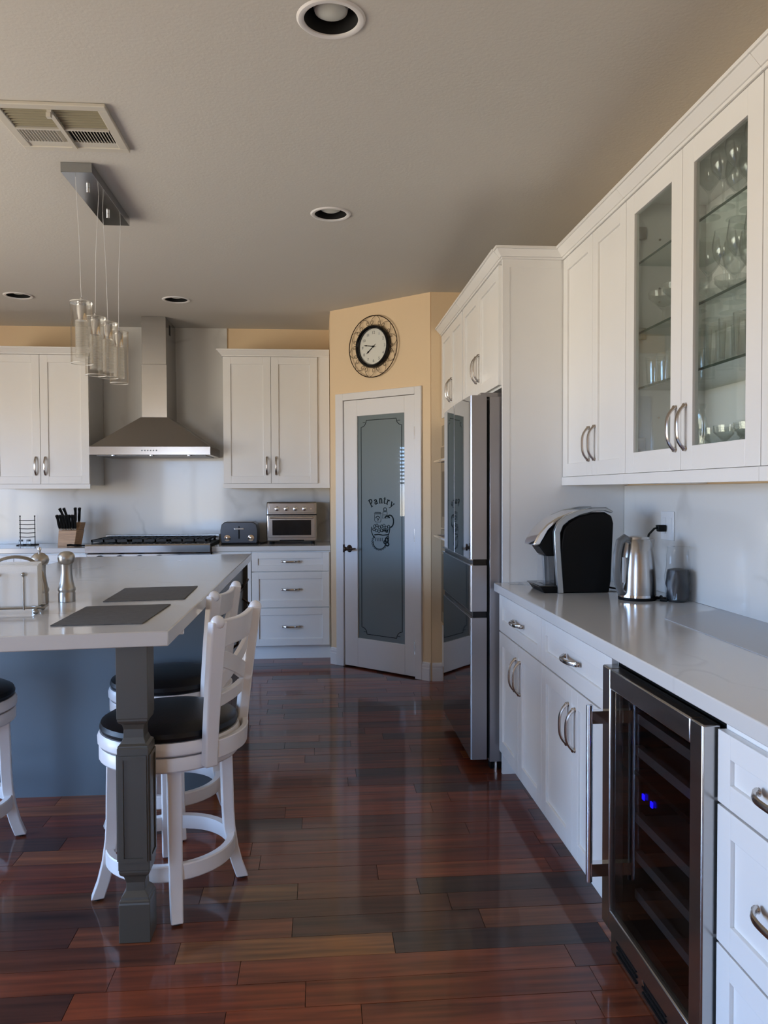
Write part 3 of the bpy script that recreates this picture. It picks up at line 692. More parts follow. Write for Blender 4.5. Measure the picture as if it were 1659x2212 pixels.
for xx in (.05, FW-.09): obj('foot', MB().box(xx, xx+.05, .11, .16, .0, .045), BLACK, fg)
obj('base_grille', MB().box(.02, FW-.02, .12, .16, .012, .044), BLACK, fg)
obj('levelling_foot', MB().cyl((FW-.03,.135,.0), .014, .044, 'z', 10), NICKEL, fg)

# ------------------------------------------------------------------ back run
BF = 6.298; BDY = YB-.016-BF
BX0 = -2.9
bl = obj('worktop', MB().box(BX0, -1.80, 6.268, YB-.001, .8745, .914), QUARTZ, bevel=.003); tag(bl, 'white quartz worktop left of the range holding the knife block', 'worktop')
br = obj('worktop', MB().box(-.846, P.x-.002, 6.268, YB-.001, .8745, .914), QUARTZ, bevel=.003); tag(br, 'white quartz worktop right of the range holding the toasters', 'worktop')
bsp = obj('backsplash', MB().box(BX0, P.x-.001, YB-.014, YB-.001, .915, 1.374).box(-2.03, -.775, YB-.014, YB-.001, 1.374, ZC-.001), MARBLE); tag(bsp, 'veined marble backsplash rising to the ceiling behind the range hood', 'backsplash')
base_cab('white three-drawer base cabinet right of the range beside the pantry', (-.537, BF, 0), 0, P.x-.003+.537, BDY, [(.001,.615,.712,.864),(.001,.615,.424,.708),(.001,.615,.118,.420)], [])
base_cab('narrow plain white base cabinet between range and drawers', (-.846, BF, 0), 0, .307, BDY, [], [(0,.307,.118,.862,None)])
base_cab('white base cabinet left of the range', (BX0, BF, 0), 0, -1.803-BX0, BDY, [(0,.548,.70,.862),(.548,1.096,.70,.862)], [(0,.548,.118,.697,.5),(.548,1.096,.118,.697,.6)])
UF = 6.43; UDY = YB-.016-UF
wall_cab('white two-door wall cabinet right of the range hood', (-.764, UF, 0), 0, P.x-.004+.764, UDY, 1.402, 2.432, [(.0,.381),(.381,.756)], 2.483, 1.374, (True,False), handles=[(.346,1.553),(.420,1.553)], stiles=[(.757,.851)])
wall_cab('white two-door wall cabinet left of the range hood', (-2.56, UF, 0), 0, .750, UDY, 1.402, 2.432, [(.0,.375),(.375,.750)], 2.483, 1.374, (False,True), handles=[(.340,1.553),(.412,1.553)])

# ---- range hood
rh = thing('range_hood', 'stainless steel chimney range hood over the cooktop', 'range hood', (-1.305, 6.25, 0))
hw = .458; hd_ = YB-.0145-6.25
obj('canopy', MB().frus(-hw, hw, 0, hd_, 1.700, -.104, .112, .15, hd_, 1.938), STEELH, rh, smooth=False)
obj('rim_band', MB().box(-hw-.003, hw+.003, -.003, hd_, 1.634, 1.6998), STEELH, rh, bevel=.002, smooth=False)
obj('chimney', MB().box(-.096, .102, .16, hd_, 1.9385, 2.36), STEEL, rh, bevel=.002, smooth=False)
obj('upper_chimney', MB().box(-.092, .098, .165, hd_, 2.3605, ZC-.001), STEEL, rh, bevel=.002, smooth=False)
obj('vent_slots', MB().box(.0982,.099,.30,.36,2.62,2.70), BLACK, rh)
for i in range(6): obj('button', MB().cyl((-.062+i*.022, -.003, 1.668), .0055, .004, 'y', 10), GREYPL, rh)
obj('filter_panel', MB().box(-hw+.04, hw-.04, .05, hd_-.05, 1.628, 1.6335), GREYPL, rh)
for xx in (-.29, 0, .29): obj('hood_lamp', MB().cyl((xx, .03, 1.628), .016, .006, 'z', 12), CHROME, rh)

# ---- range
rg = thing('gas_range', 'stainless gas range with black cast iron grates under the hood', 'range', (-1.799, 6.225, 0))
RW = .950
obj('body', MB().box(.001, RW-.001, .03, .60, .10, .905), STEEL, rg, smooth=False)
obj('front_rail', MB().prism([(.03,.862),(.006,.866),(-.012,.878),(-.014,.93),(-.006,.942),(.03,.944)], 'x', .001, RW-.001), STEEL, rg)
obj('oven_door', MB().box(.01, RW-.01, .0, .029, .20, .80), STEEL, rg, bevel=.004)
obj('oven_handle', MB().cyl((.08, -.05, .765), .011, RW-.16, 'x', 12).box(.10,.12,-.05,.0,.757,.773).box(RW-.12,RW-.10,-.05,.0,.757,.773), CHROME, rg)
obj('toe_panel', MB().box(.01, RW-.01, .05, .55, .0, .099), STEEL, rg)
for i in range(6): obj('knob', MB().lathe([(.024,0),(.022,.02),(.018,.032)], (.10+i*.15,.004,.832), 14, 'y'), BLACK, rg)
obj('cooktop', MB().box(.006, RW-.006, .031, .60, .9055, .935), IRON, rg)
obj('back_riser', MB().box(.001, RW-.001, .575, .605, .9355, .985), STEEL, rg, bevel=.003)
for s_ in range(3):
    x0 = .03 + s_*.30; G_ = MB()
    for yy_ in (.06, .30, .54): G_.box(x0, x0+.285, yy_-.007, yy_+.007, .957, .975)
    for xx in (x0+.006, x0+.095, x0+.19, x0+.279): G_.box(xx-.006, xx+.006, .053, .547, .957, .975)
    for xx in (x0+.006, x0+.279):
        for yy_ in (.06,.30,.54): G_.box(xx-.006, xx+.006, yy_-.006, yy_+.006, .9352, .958)
    for xx in (x0+.05,x0+.14,x0+.235):
        for yy_ in (.12,.24,.36,.48): G_.box(xx-.018, xx+.018, yy_-.005, yy_+.005, .957, .977)
    obj('grate', G_, IRON, rg, smooth=False)
    for yy_ in (.17,.42): obj('burner', MB().lathe([(.05,.9352),(.048,.945),(.032,.946),(.03,.953),(.002,.954)], (x0+.142,yy_,0), 18), IRON, rg)

# ---- things on the back worktop
to = thing('toaster', 'dark grey two-slice toaster with two silver dials on the back worktop', 'toaster', (-.650, 6.585, .914), .0)
poly = [(-.14,.012),(-.148,.03),(-.15,.12),(-.14,.165),(-.115,.185),(.115,.185),(.14,.165),(.15,.12),(.148,.03),(.14,.012)]
obj('shell', MB().prism(poly, 'y', -.12, .12), TOAST, to, bevel=.006)
obj('base', MB().box(-.145,.145,-.115,.115,.0,.0118), BLACK, to, bevel=.003)
for yy_ in (-.045,.045): obj('bread_slot', MB().box(-.10,.10,yy_-.014,yy_+.014,.1852,.1865), CHROME, to)
for xx in (-.095,.095):
    obj('dial', MB().lathe([(.026,0),(.026,.005),(.018,.006),(.016,.022),(.002,.024)], (xx,-.1202,.055), 18, 'y'), CHROME, to)
obj('lever_track', MB().box(-.006,.006,-.1215,-.1202,.05,.15), BLACK, to)
obj('lever', MB().box(-.04,.04,-.145,-.1216,.125,.137), CHROME, to, bevel=.002)
ov = thing('toaster_oven', 'silver countertop toaster oven with four knobs near the pantry wall', 'toaster oven', (-.225, 6.50, .914), .0)
obj('shell', MB().box(-.205,.205,.0,.29,.022,.345), STEELH, ov, bevel=.01)
for xx in (-.17,.17):
    for yy_ in (.03,.25): obj('foot', MB().cyl((xx,yy_,0),.016,.0215,'z',10), BLACK, ov)
obj('control_panel', MB().box(-.185,.185,-.006,-.0002,.255,.335), STEELH, ov, bevel=.002)
for i, xx in enumerate((-.12,-.045,.03,.105)): obj('knob', MB().lathe([(.020,0),(.019,.016),(.014,.020),(.002,.021)], (xx,-.0062,.290), 16, 'y'), CHROME, ov)
obj('small_button', MB().cyl((.158,-.0062,.29),.006,.004,'y',10), CHROME, ov)
obj('shadow_strip', MB().box(-.204,.204,-.012,-.0002,.236,.246), BLACK, ov)  # solid black strip painted in as the shadow line between panel and door
d = obj('oven_door', MB().box(-.19,.19,-.010,-.0002,.052,.232), STEELH, ov, bevel=.003); obj('door_window', MB().box(-.158,.158,-.0118,-.0102,.074,.198), BLACKG, d, bevel=.0005)
obj('handle', MB().cyl((-.175,-.034,.217),.008,.35,'x',12).box(-.165,-.15,-.034,-.0102,.211,.223).box(.15,.165,-.034,-.0102,.211,.223), CHROME, d)
obj('crumb_tray', MB().box(-.10,.10,-.004,-.0002,.026,.034), BLACK, ov)
cdv = obj('power_cord', MB().tube([(-.494,6.60,.920),(-.485,6.57,.919),(-.462,6.62,.919),(-.45,6.66,.920),(-.44,6.72,.92)], .0045, 6), BLACK); attach(cdv, ov)
kb = thing('knife_block', 'small slanted light wood knife block left of the range', 'knife block', (-2.015, 6.53, .914), -.12)
obj('block', MB().frus(-.068,.068,-.055,.085,0,-.074,.074,-.02,.13,.125), WOOD, kb, bevel=.003)
kt = obj('upper_tier', MB().frus(-.072,.072,.03,.13,.126,-.078,.078,.06,.15,.185), WOOD, kb, bevel=.003)
proto = None
def knife():
    k_ = thing('knife', '', 'knife', (0,0,0))
    obj('handle', MB().sweep_rect([(0,0,-.01),(0,-.004,.03),(0,-.003,.07),(0,-.010,.105)], (1,0,0), (0,1,0), [.016,.018,.016,.020], [.022,.024,.021,.030]), BLACK, k_, bevel=.003)
    obj('bolster', MB().box(-.0075,.0075,-.011,.011,-.022,-.0105), CHROME, k_)
    return k_
def put(px, py, pz, ang, lab):
    global proto
    if proto is None: proto = knife(); k_ = proto
    else: k_ = dup(proto, (0,0,0))
    k_.location = (px, py, pz+.004); k_.rotation_euler = (.30, ang, 0); k_['label'] = lab; k_['group'] = 'knives in the knife block'
for i in range(7): put(-2.080+i*.0205, 6.512+.004*(i%2), 1.062, -.09+i*.03, 'short black-handled steak knife, %s from the left in the front row of the block' % ['first','second','third','fourth','fifth','sixth','seventh'][i])
for i, (dx, a_) in enumerate(((-.055,-.30),(-.030,-.22),(.030,.10),(.058,.16))): put(-2.010+dx, 6.60, 1.118, a_, ['tall black-handled knife leaning farthest left at the back of the block','tall black-handled knife leaning left, second at the back of the block','tall black-handled knife standing third at the back of the block','tall black-handled knife at the back right end of the block'][i])
sc_ = obj('scissors', MB().tube([(-.045,0,.012),(-.02,.012,.014),(.01,.0,.012),(.035,-.012,.011),(.055,0,.011),(.035,.014,.012),(.01,.004,.013)], .009, 8).tube([(.05,.0,.010),(.09,.012,.009)], .006, 6), BLACK)
sc_.location = (-1.945, 6.40, .914); tag(sc_, 'small black item lying in front of the knife block', 'scissors')
wr = thing('wire_rack', 'small black wire rack with crossbars against the backsplash', 'rack', (-2.375, 6.64, .914), 0)
R_ = MB()
for xx in (-.058,.058): R_.tube([(xx,0,.012),(xx,0,.235)], .0035, 6); R_.ball((xx,0,.238), .006)
obj('upright', R_, BLACK, wr)
for i in range(5): obj('crossbar', MB().tube([(-.064,-.004,.205-i*.034),(0,-.008,.202-i*.034),(.064,-.004,.205-i*.034)], .003, 6), BLACK, wr)
obj('base', MB().tube([(-.07,-.05,.004),(.07,-.05,.004),(.07,.05,.004),(-.07,.05,.004)], .004, 6, closed=True).tube([(-.058,0,.012),(-.058,0,.004)], .004, 6).tube([(.058,0,.012),(.058,0,.004)], .004,6).tube([(-.07,0,.006),(.07,0,.006)], .004, 6), BLACK, wr)
jar = None
for i, xx in enumerate((-2.405,-2.345)):
    if i == 0:
        jar = thing('spice_jar', 'small glass jar with dark lid at the left foot of the wire rack', 'jar', (xx, 6.575, .914)); obj('glass_body', MB().lathe([(.018,0),(.020,.03),(.014,.036),(.002,.036)], n=14), CLEAR, jar); obj('lid', MB().lathe([(.016,.0365),(.016,.05),(.002,.051)], n=14), GREYPL, jar); jar['group'] = 'small jars at the wire rack'
    else: dup(jar, (xx, 6.575, .914), None, 'small glass jar with dark lid at the right foot of the wire rack', 'small jars at the wire rack')

# ------------------------------------------------------------------ island
IZ = .938
it = obj('island_worktop', MB().prism([(-1.585,2.245),(-.447,2.360),(-.447,5.23),(-1.53,5.09)], 'z', .893, IZ), QUARTZ, bevel=.003); tag(it, 'large white quartz island worktop with two dark placemats', 'worktop')
isl = thing('kitchen_island', 'slate grey kitchen island base with drawers and a square corner post', 'island', (0,0,0))
obj('body', MB().box(-1.40, -.500, 3.585, 5.02, .10, .8915), SLATE, isl, smooth=False); obj('toe_kick', MB().box(-1.36,-.56,3.586,4.96,0,.0995), SLATE, isl, smooth=False)
obj('end_panel', MB().box(-1.42, -.486, 3.560, 3.584, .0, .8915), SLATE, isl, smooth=False)
obj('far_panel', MB().box(-.499, -.455, 5.021, 5.05, .0, .8915), OLIVE, isl, smooth=False)
for y0_, y1_ in ((3.60,4.30),(4.31,5.01)):
    d = obj('drawer', MB().box(-.4995,-.480,y0_,y1_,.735,.885), SLATE, isl, bevel=.0015, smooth=False)
    d = obj('door', MB().box(-.4995,-.480,y0_,y1_,.115,.730), SLATE, isl, bevel=.0015, smooth=False)
    for hy in ((y0_+y1_)/2+.18,):
        obj('handle', MB().tube([(-.480,hy-.075,.76),(-.455,hy-.075,.78),(-.440,hy-.04,.805),(-.436,hy,.812),(-.440,hy+.04,.805),(-.455,hy+.075,.78),(-.480,hy+.075,.76)], .007, 8), BRONZE, d)
    obj('handle', MB().tube([(-.480,y1_-.06,.50),(-.440,y1_-.06,.53),(-.434,y1_-.06,.59),(-.440,y1_-.06,.65),(-.480,y1_-.06,.68)], .007, 8), BRONZE, d)
def post(cx, cy, name='post'):
    h = .046; prof = [(.0,h),(.115,h),(.120,h*.97),(.124,h*.97),(.128,h*.90),(.135,h*.88),(.150,h*.62),(.175,h*.60),(.195,h*.72),(.205,h*.93),(.212,h*.97),(.218,h*.97),(.220,h),
            (.585,h),(.587,h*.97),(.592,h*.97),(.598,h*.80),(.615,h*.66),(.64,h*.64),(.655,h*.72),(.662,h*.90),(.668,h*.97),(.674,h*.97),(.676,h),(.8915,h)]
    rings = [[(cx-r,cy-r,z),(cx+r,cy-r,z),(cx+r,cy+r,z),(cx-r,cy+r,z)] for z, r in prof]
    p_ = obj(name, MB().ring(rings), OLIVE, isl, 'grey square post with turned necks', bevel=.0015, smooth=False)
    fr = MB()
    for (ax, s_) in (('y',-1),('y',1),('x',1),('x',-1)):
        for a0,a1,z0,z1 in ((-.040,-.028,.245,.565),(.028,.040,.245,.565),(-.028,.028,.245,.257),(-.028,.028,.553,.565)):
            d0, d1 = sorted((s_*h, s_*(h+.004)))
            if ax == 'y': fr.box(cx+a0,cx+a1,cy+d0,cy+d1,z0,z1)
            else: fr.box(cx+d0,cx+d1,cy+a0,cy+a1,z0,z1)
    obj('raised_frame', fr, OLIVE, p_, smooth=False)
post(-.557, 2.418); post(-1.47, 2.36)
obj('support_bracket', MB().box(-.53,-.475,2.78,2.80,.852,.8925).box(-.56,-.475,2.78,2.82,.886,.8925), TRIMW, isl, 'small white bracket under the worktop edge')

# placemats
def placemat(q_, label, name='placemat'):
    o = obj(name, MB().ring([[(x_,y_,IZ+.0004) for x_,y_ in q_],[(x_,y_,IZ+.0035) for x_,y_ in q_]]), MATT); return tag(o, label, 'placemat', 'dark placemats on the island')
placemat([(-.823,2.476),(-.550,2.49),(-.540,2.905),(-.829,2.875)], 'dark charcoal woven placemat nearest the camera on the island')
placemat([(-.805,2.998),(-.514,3.043),(-.526,3.452),(-.822,3.41)], 'dark charcoal woven placemat farther back on the island')
# mills
def mill(label, x_, y_, pepper):
    t = thing('pepper_mill' if pepper else 'salt_mill', label, 'mill', (x_,y_,IZ+.0005), group='brushed steel mills on the island')
    obj('body', MB().lathe([(.002,0),(.0305,0),(.0305,.030),(.029,.034),(.029,.037),(.0315,.042),(.0315,.050),(.028,.056),(.024,.078),(.0205,.105),(.0205,.130),(.022,.140),(.002,.140)], n=24), BRUSH, t)
    if pepper:
        obj('head', MB().lathe([(.024,.1405),(.030,.146),(.0335,.158),(.030,.170),(.018,.181),(.008,.185),(.002,.186)], n=24), BRUSH, t)
        obj('finial', MB().lathe([(.004,.1855),(.005,.193),(.0075,.197),(.006,.204),(.002,.206)], n=12), CHROME, t)
    else:
        obj('head', MB().lathe([(.022,.1405),(.029,.148),(.031,.162),(.029,.175),(.020,.185),(.010,.188),(.002,.188)], n=24), BRUSH, t)
    return t
mill('brushed steel mill with a round ball head, right one beside the placemat', -.948, 3.040, False); mill('brushed steel mill with a flattened head and small finial, beside the napkins', -1.040, 3.025, True)
# napkin holder
nh = thing('napkin_holder', 'pewter wire napkin holder with ball feet and arched frame', 'napkin holder', (-1.038, 2.760, IZ+.0005), .10)
B_ = MB().tube([(-.103,-.03,.020),(.103,-.03,.020),(.103,.035,.020),(-.103,.035,.020)], .0038, 8, closed=True)
obj('base_frame', B_, PEWTER, nh)
for xx in (-.082,.082):
    for yy_ in (-.045,.05): obj('ball_foot', MB().ball((xx,yy_,.0095),.0095).tube([(xx,yy_,.010),(xx,yy_*.66,.020)],.003,6), PEWTER, nh)
def arch_pts(yy_): return [(x_*.82,yy_,z_) for x_,z_ in ((.122,.02),(.119,.08),(.108,.125),(.09,.155),(.058,.180),(0,.190),(-.058,.180),(-.09,.155),(-.108,.125),(-.119,.08),(-.122,.02))]
obj('arch', MB().tube(catmull(arch_pts(.037), 4), .0038, 8).tube(catmull([(x_*.99,y_,z_*.98) for x_,y_,z_ in arch_pts(.030)], 4), .003, 8), PEWTER, nh)
for xx in (-.05,.032): obj('front_rod', MB().tube([(xx+.01,-.034,.014),(xx+.01,-.034,.128)], .003, 8).ball((xx+.01,-.034,.134),.0075), PEWTER, nh)
np_ = thing('napkins', 'stack of folded white paper napkins in the wire holder', 'napkins', (-1.038, 2.760, IZ+.0255), .10)
for i in range(6): obj('napkin', MB().box(-.088-.0008*i,.086+.001*(i%3),-.026+i*.0086,-.0180+i*.0086,0,.138+.002*(i%2)+.0015*i), PAPER, np_, bevel=.002)
np_['kind'] = 'thing'

# ------------------------------------------------------------------ bar stools
def make_stool(label):
    t = thing('bar_stool', label, 'stool', (0,0,0), group='white counter stools around the island')
    obj('seat_cushion', MB().lathe([(.002,.564),(.222,.566),(.227,.578),(.222,.592),(.20,.604),(.15,.612),(.08,.616),(.002,.617)], n=40), LEATHER, t, 'black leather cushion')
    obj('seat_ring', MB().lathe([(.10,.522),(.226,.522),(.233,.528),(.234,.545),(.230,.556),(.226,.5635),(.10,.5635)], n=40), STOOLW, t)
    obj('swivel_plate', MB().cyl((0,0,.5165),.19,.005,'z',24), BLACK, t)
    obj('apron', MB().lathe([(.10,.470),(.224,.470),(.229,.476),(.229,.510),(.225,.516),(.10,.516)], n=40), STOOLW, t)
    lo = math.radians(29)
    for k_ in range(4):
        a = lo + k_*PI/2; ca, sa = math.cos(a), math.sin(a)
        path = [(.185,.4695),(.188,.36),(.190,.26),(.194,.19),(.204,.12),(.219,.06),(.238,.006)]
        # keep legs inside the foot ring height continuous
        l = obj('leg', MB().sweep_rect([(r*ca,r*sa,z) for r,z in path], (-sa,ca,0), (ca,sa,0), [.048,.046,.044,.043,.042,.040,.038], [.040,.040,.040,.040,.040,.040,.042]), STOOLW, t, bevel=.004)
        obj('foot_pad', MB().cyl((.238*ca,.238*sa,0),.013,.0055,'z',10), RUBBER, l)
    obj('foot_ring', MB().lathe([(.188,.122),(.210,.120),(.213,.124),(.213,.168),(.210,.172),(.188,.170)], n=44, closed=True), STOOLW, t)
    lean = lambda z: .055*max(0,(z-.50)/.45)**1.25
    hb = math.radians(40); R0 = .243; FL = .75; T = .022
    b = thing('x', '', '', (0,0,0)); COL.objects.unlink(b); bpy.data.objects.remove(b)
    for s_ in (-1,1):
        a0, a1 = sorted((s_*hb, s_*(hb-.175)))
        obj('back_post', MB().arc_slab(a0, a1, .478, .945, R0, .036, lean, 3, 16), STOOLW, t, bevel=.005)
        am = s_*(hb-.086); rr = R0+lean(.952)
        obj('post_cap', MB().ball((rr*math.cos(am), rr*math.sin(am), .942), .0225, 14, 8, 1.0), STOOLW, t)
    iw = hb-.175
    obj('top_rail', MB().arc_slab(-iw, iw, .852, .945, R0, T, lean, 12, 4, wob=lambda k_: -.006*math.sin(PI*k_), flat=FL, hb=hb), STOOLW, t, bevel=.004)
    obj('lower_rail', MB().arc_slab(-iw, iw, .655, .698, R0, T, lean, 12, 3, flat=FL, hb=hb), STOOLW, t, bevel=.003)
    obj('seat_rail', MB().arc_slab(-iw, iw, .500, .560, R0+.004, .020, lean, 12, 3), STOOLW, t, bevel=.003)
    w = .056
    obj('cross_slat', MB().arc_slab(-iw, iw, (.698,.852-w), (.698+w,.852), R0-.001, .016, lean, 12, 2, flat=FL, hb=hb), STOOLW, t, bevel=.002)
    obj('cross_slat', MB().arc_slab(-iw, iw, (.852-w,.698), (.852,.698+w), R0+.002, .016, lean, 12, 2, flat=FL, hb=hb), STOOLW, t, bevel=.002)
    return t
st = make_stool('white swivel stool with black seat and crossed back, nearest, right behind the grey post')
st.location = (-.508, 2.700, 0); st.rotation_euler = (0,0,math.radians(-15))
dup(st, (-.625, 3.285, 0), math.radians(-8), 'white swivel stool with black seat, second in line behind the nearest stool')
dup(st, (-1.405, 3.10, 0), math.radians(168), 'white swivel stool with black seat cut off by the left edge of the photo')

# ------------------------------------------------------------------ right worktop objects
cm = thing('coffee_maker', 'black and silver single-serve coffee maker on the right worktop', 'coffee maker', (.935, 3.24, .914))
# side profile in x (0 = front edge of drip tray) and z, extruded along y
side = [(.085,0),(.30,0),(.305,.05),(.315,.30),(.318,.325),(.30,.345),(.25,.350),(.19,.340),(.13,.318),(.095,.292),(.075,.262)]
obj('housing', MB().prism([(.075,0),(.29,0),(.298,.05),(.308,.295),(.300,.325),(.27,.342),(.22,.342),(.16,.325),(.115,.298),(.092,.268),(.080,.20)], 'y', .0, .018), BLACK, cm, bevel=.006)
obj('housing_core', MB().prism([(.085,0),(.285,0),(.293,.05),(.303,.295),(.29,.322),(.25,.338),(.16,.322),(.10,.292),(.085,.262)], 'y', .0182, .190), BLACK, cm)
obj('far_side', MB().prism([(.075,0),(.29,0),(.298,.05),(.308,.295),(.300,.325),(.27,.342),(.22,.342),(.16,.325),(.115,.298),(.092,.268),(.080,.20)], 'y', .1902, .208), BLACK, cm, bevel=.006)
band = [(.092,0),(.078,.19),(.076,.255),(.088,.285),(.115,.308),(.16,.330),(.22,.345),(.27,.347),(.298,.338)]
pts_o = band; pts_i = [(.068,0),(.053,.19),(.050,.262),(.066,.30),(.10,.328),(.155,.350),(.22,.362),(.275,.362),(.306,.345)]
obj('silver_band', MB().prism(pts_i + pts_o[::-1], 'y', -.004, .022), LIDM, cm, 'silver band arching over the side', bevel=.003)
obj('silver_band', MB().prism(pts_i + pts_o[::-1], 'y', .186, .212), LIDM, cm, bevel=.003)
head = [(-.030,.198),(-.028,.212),(-.005,.255),(.030,.292),(.075,.320),(.14,.345),(.19,.352),(.19,.335),(.13,.326),(.075,.300),(.035,.265),(.012,.225),(.0,.203)]
obj('lid', MB().prism(head, 'y', .028, .180), CHROME, cm, 'chrome arched lid', bevel=.006)
obj('brew_head', MB().prism([(-.005,.200),(.035,.262),(.075,.297),(.098,.305),(.098,.155),(.028,.155)], 'y', .035, .173), BLACK, cm, bevel=.006)
obj('water_column', MB().box(.022,.066,.050,.158,.036,.154), BAGM, cm, 'clear panel column')
obj('drip_base', MB().frus(.012,.09,.01,.198,0,-.005,.09,.0,.208,.026), BLACK, cm, bevel=.004)
obj('drip_tray', MB().box(-.012,.075,.004,.204,.0262,.033), CRUMB, cm, bevel=.003)
kt_ = thing('electric_kettle', 'brushed steel electric kettle with side handle on the right worktop', 'kettle', (1.262, 3.035, .914), math.radians(-157))
obj('base', MB().lathe([(.002,0),(.073,0),(.074,.012),(.002,.012)], n=32), BLACK, kt_)
obj('base_band', MB().lathe([(.002,.0122),(.0735,.0122),(.0735,.022),(.002,.022)], n=32), CHROME, kt_)
obj('body', MB().lathe([(.002,.0222),(.0725,.0222),(.0725,.06),(.069,.12),(.062,.18),(.054,.225),(.046,.240),(.002,.240)], n=40), STEEL, kt_)
obj('lid', MB().lathe([(.045,.2402),(.043,.249),(.02,.253),(.002,.254)], n=32), STEEL, kt_)
obj('spout', MB().frus(-.067,-.045,-.016,.016,.185,-.074,-.040,-.022,.022,.239), STEEL, kt_, bevel=.003)
obj('handle', MB().tube([(.044,0,.236),(.070,0,.246),(.094,0,.232),(.106,0,.19),(.110,0,.125),(.104,0,.07),(.088,0,.035),(.068,0,.030)], [.010,.013,.015,.014,.013,.013,.012,.010], 10, flat=1.25, up=(0,1,0)), GREYPL, kt_, 'grey plastic handle')
obj('level_window', MB().box(.0660,.0730,-.008,.008,.07,.17), PORC, kt_, 'pale water level window')
bg_ = thing('bag_of_pods', 'clear plastic bag with dark contents standing against the right wall', 'bag', (1.392, 2.955, .914), .2)
random.seed(5)
def crumple(prof, n, amp, seed):
    random.seed(seed); rings = []; prof = [(r*.86, z) for r, z in prof]
    ph = [random.uniform(0,6.28) for _ in range(6)]
    for i, (r, z) in enumerate(prof):
        q = []
        for k_ in range(n):
            a = 2*PI*k_/n; d_ = 1 + amp*(math.sin(3*a+ph[0]+z*60)+.7*math.sin(7*a+ph[1]-z*90)+.5*math.sin(11*a+ph[2]+i)) 
            q.append((r*d_*math.cos(a), r*d_*math.sin(a)*.92, z))
        rings.append(q)
    return MB().ring(rings)
obj('contents', crumple([(.040,.001),(.050,.012),(.052,.035),(.050,.05),(.053,.07),(.050,.09),(.051,.11),(.046,.125),(.02,.13)], 26, .045, 3), PUCK, bg_, 'dark contents')
obj('plastic_film', crumple([(.045,.0005),(.056,.010),(.058,.04),(.056,.07),(.058,.10),(.056,.125),(.052,.15),(.050,.18),(.046,.205),(.050,.215)], 34, .045, 8), BAGM, bg_, 'clear crinkled film', smooth=False)
pk = thing('wall_outlet', 'white outlet plate on the wall behind the kettle', 'outlet', (XR-.0145, 3.17, 1.20), 0)
obj('cover_plate', MB().box(-.006,0,-.06,.06,-.06,.06), PORC, pk, bevel=.002)
for dy in (-.028,.028): obj('socket', MB().box(-.0075,-.0062,dy-.016,dy+.016,-.034,.034), PORC, pk, bevel=.0005)
plg = thing('power_plug', 'black plug and cord rising behind the kettle to the outlet', 'plug', (0,0,0))
obj('plug_body', MB().frus(1.408,1.442,3.168,3.192,1.175,1.404,1.442,3.166,3.194,1.203), BLACK, plg, bevel=.004)
obj('cord', MB().tube([(1.412,3.18,1.192),(1.392,3.175,1.188),(1.365,3.165,1.165),(1.350,3.16,1.12),(1.350,3.15,1.03),(1.355,3.13,.95),(1.345,3.10,.919)], .0045, 8), BLACK, plg)
obj('prong', MB().box(1.4425,1.4435,3.174,3.176,1.185,1.193), CHROME, plg)
c2 = obj('power_cord', MB().tube([(1.238,3.40,.932),(1.27,3.34,.922),(1.33,3.25,.920),(1.39,3.20,.920)], .004, 8), BLACK); attach(c2, cm)
c3 = obj('power_cord', MB().tube([(1.330,3.02,.921),(1.345,2.985,.922),(1.355,2.96,.925),(1.342,2.945,.921),(1.325,2.955,.922),(1.338,2.985,.930)], .0065, 8), BLACK); attach(c3, kt_)
pkts = []
for i, (px, py, a_) in enumerate(((.905,3.575,.3),(.945,3.545,-.5))):
    o = obj('clear_packet', MB().frus(-.035,.035,-.018,.018,0,-.028,.028,-.012,.012,.010), BAGM, bevel=.003); o.location = (px,py,.9143); o.rotation_euler = (0,0,a_)
    tag(o, ('small clear packet at the far corner of the right worktop' if i == 0 else 'small clear packet nearer the coffee maker drip tray'), 'packet', 'small clear packets on the worktop')
cmt = obj('counter_mat', MB().ring([[(1.160,2.56,.9144),(1.455,2.75,.9144),(1.455,1.5,.9144),(1.150,1.5,.9144)],[(1.160,2.56,.9164),(1.455,2.75,.9164),(1.455,1.5,.9164),(1.150,1.5,.9164)]]), MATC); tag(cmt, 'thin clear mat lying on the right worktop', 'mat')

# ------------------------------------------------------------------ ceiling things
def can(label, x_, y_, proto_=None):
    if proto_: return dup(proto_, (x_,y_,ZC), None, label)
    t = thing('recessed_light', label, 'ceiling light', (x_,y_,ZC), group='recessed ceiling lights')
    obj('trim_ring', MB().lathe([(.078,-.002),(.082,-.010),(.094,-.008),(.102,-.0005),(.078,-.0003)], n=40, closed=True), TRIMW, t)
    obj('baffle', MB().lathe([(.0775,-.0004),(.0775,-.0085),(.055,-.0065),(.054,-.0004)], n=36, closed=True), DARK, t)
    obj('baffle_back', MB().cyl((0,0,-.0045),.0545,.004,'z',30), DARK, t)
    obj('bulb', MB().lathe([(.0475,-.0047),(.047,-.008),(.035,-.012),(.002,-.014)], n=28), BULB, t)
    return t
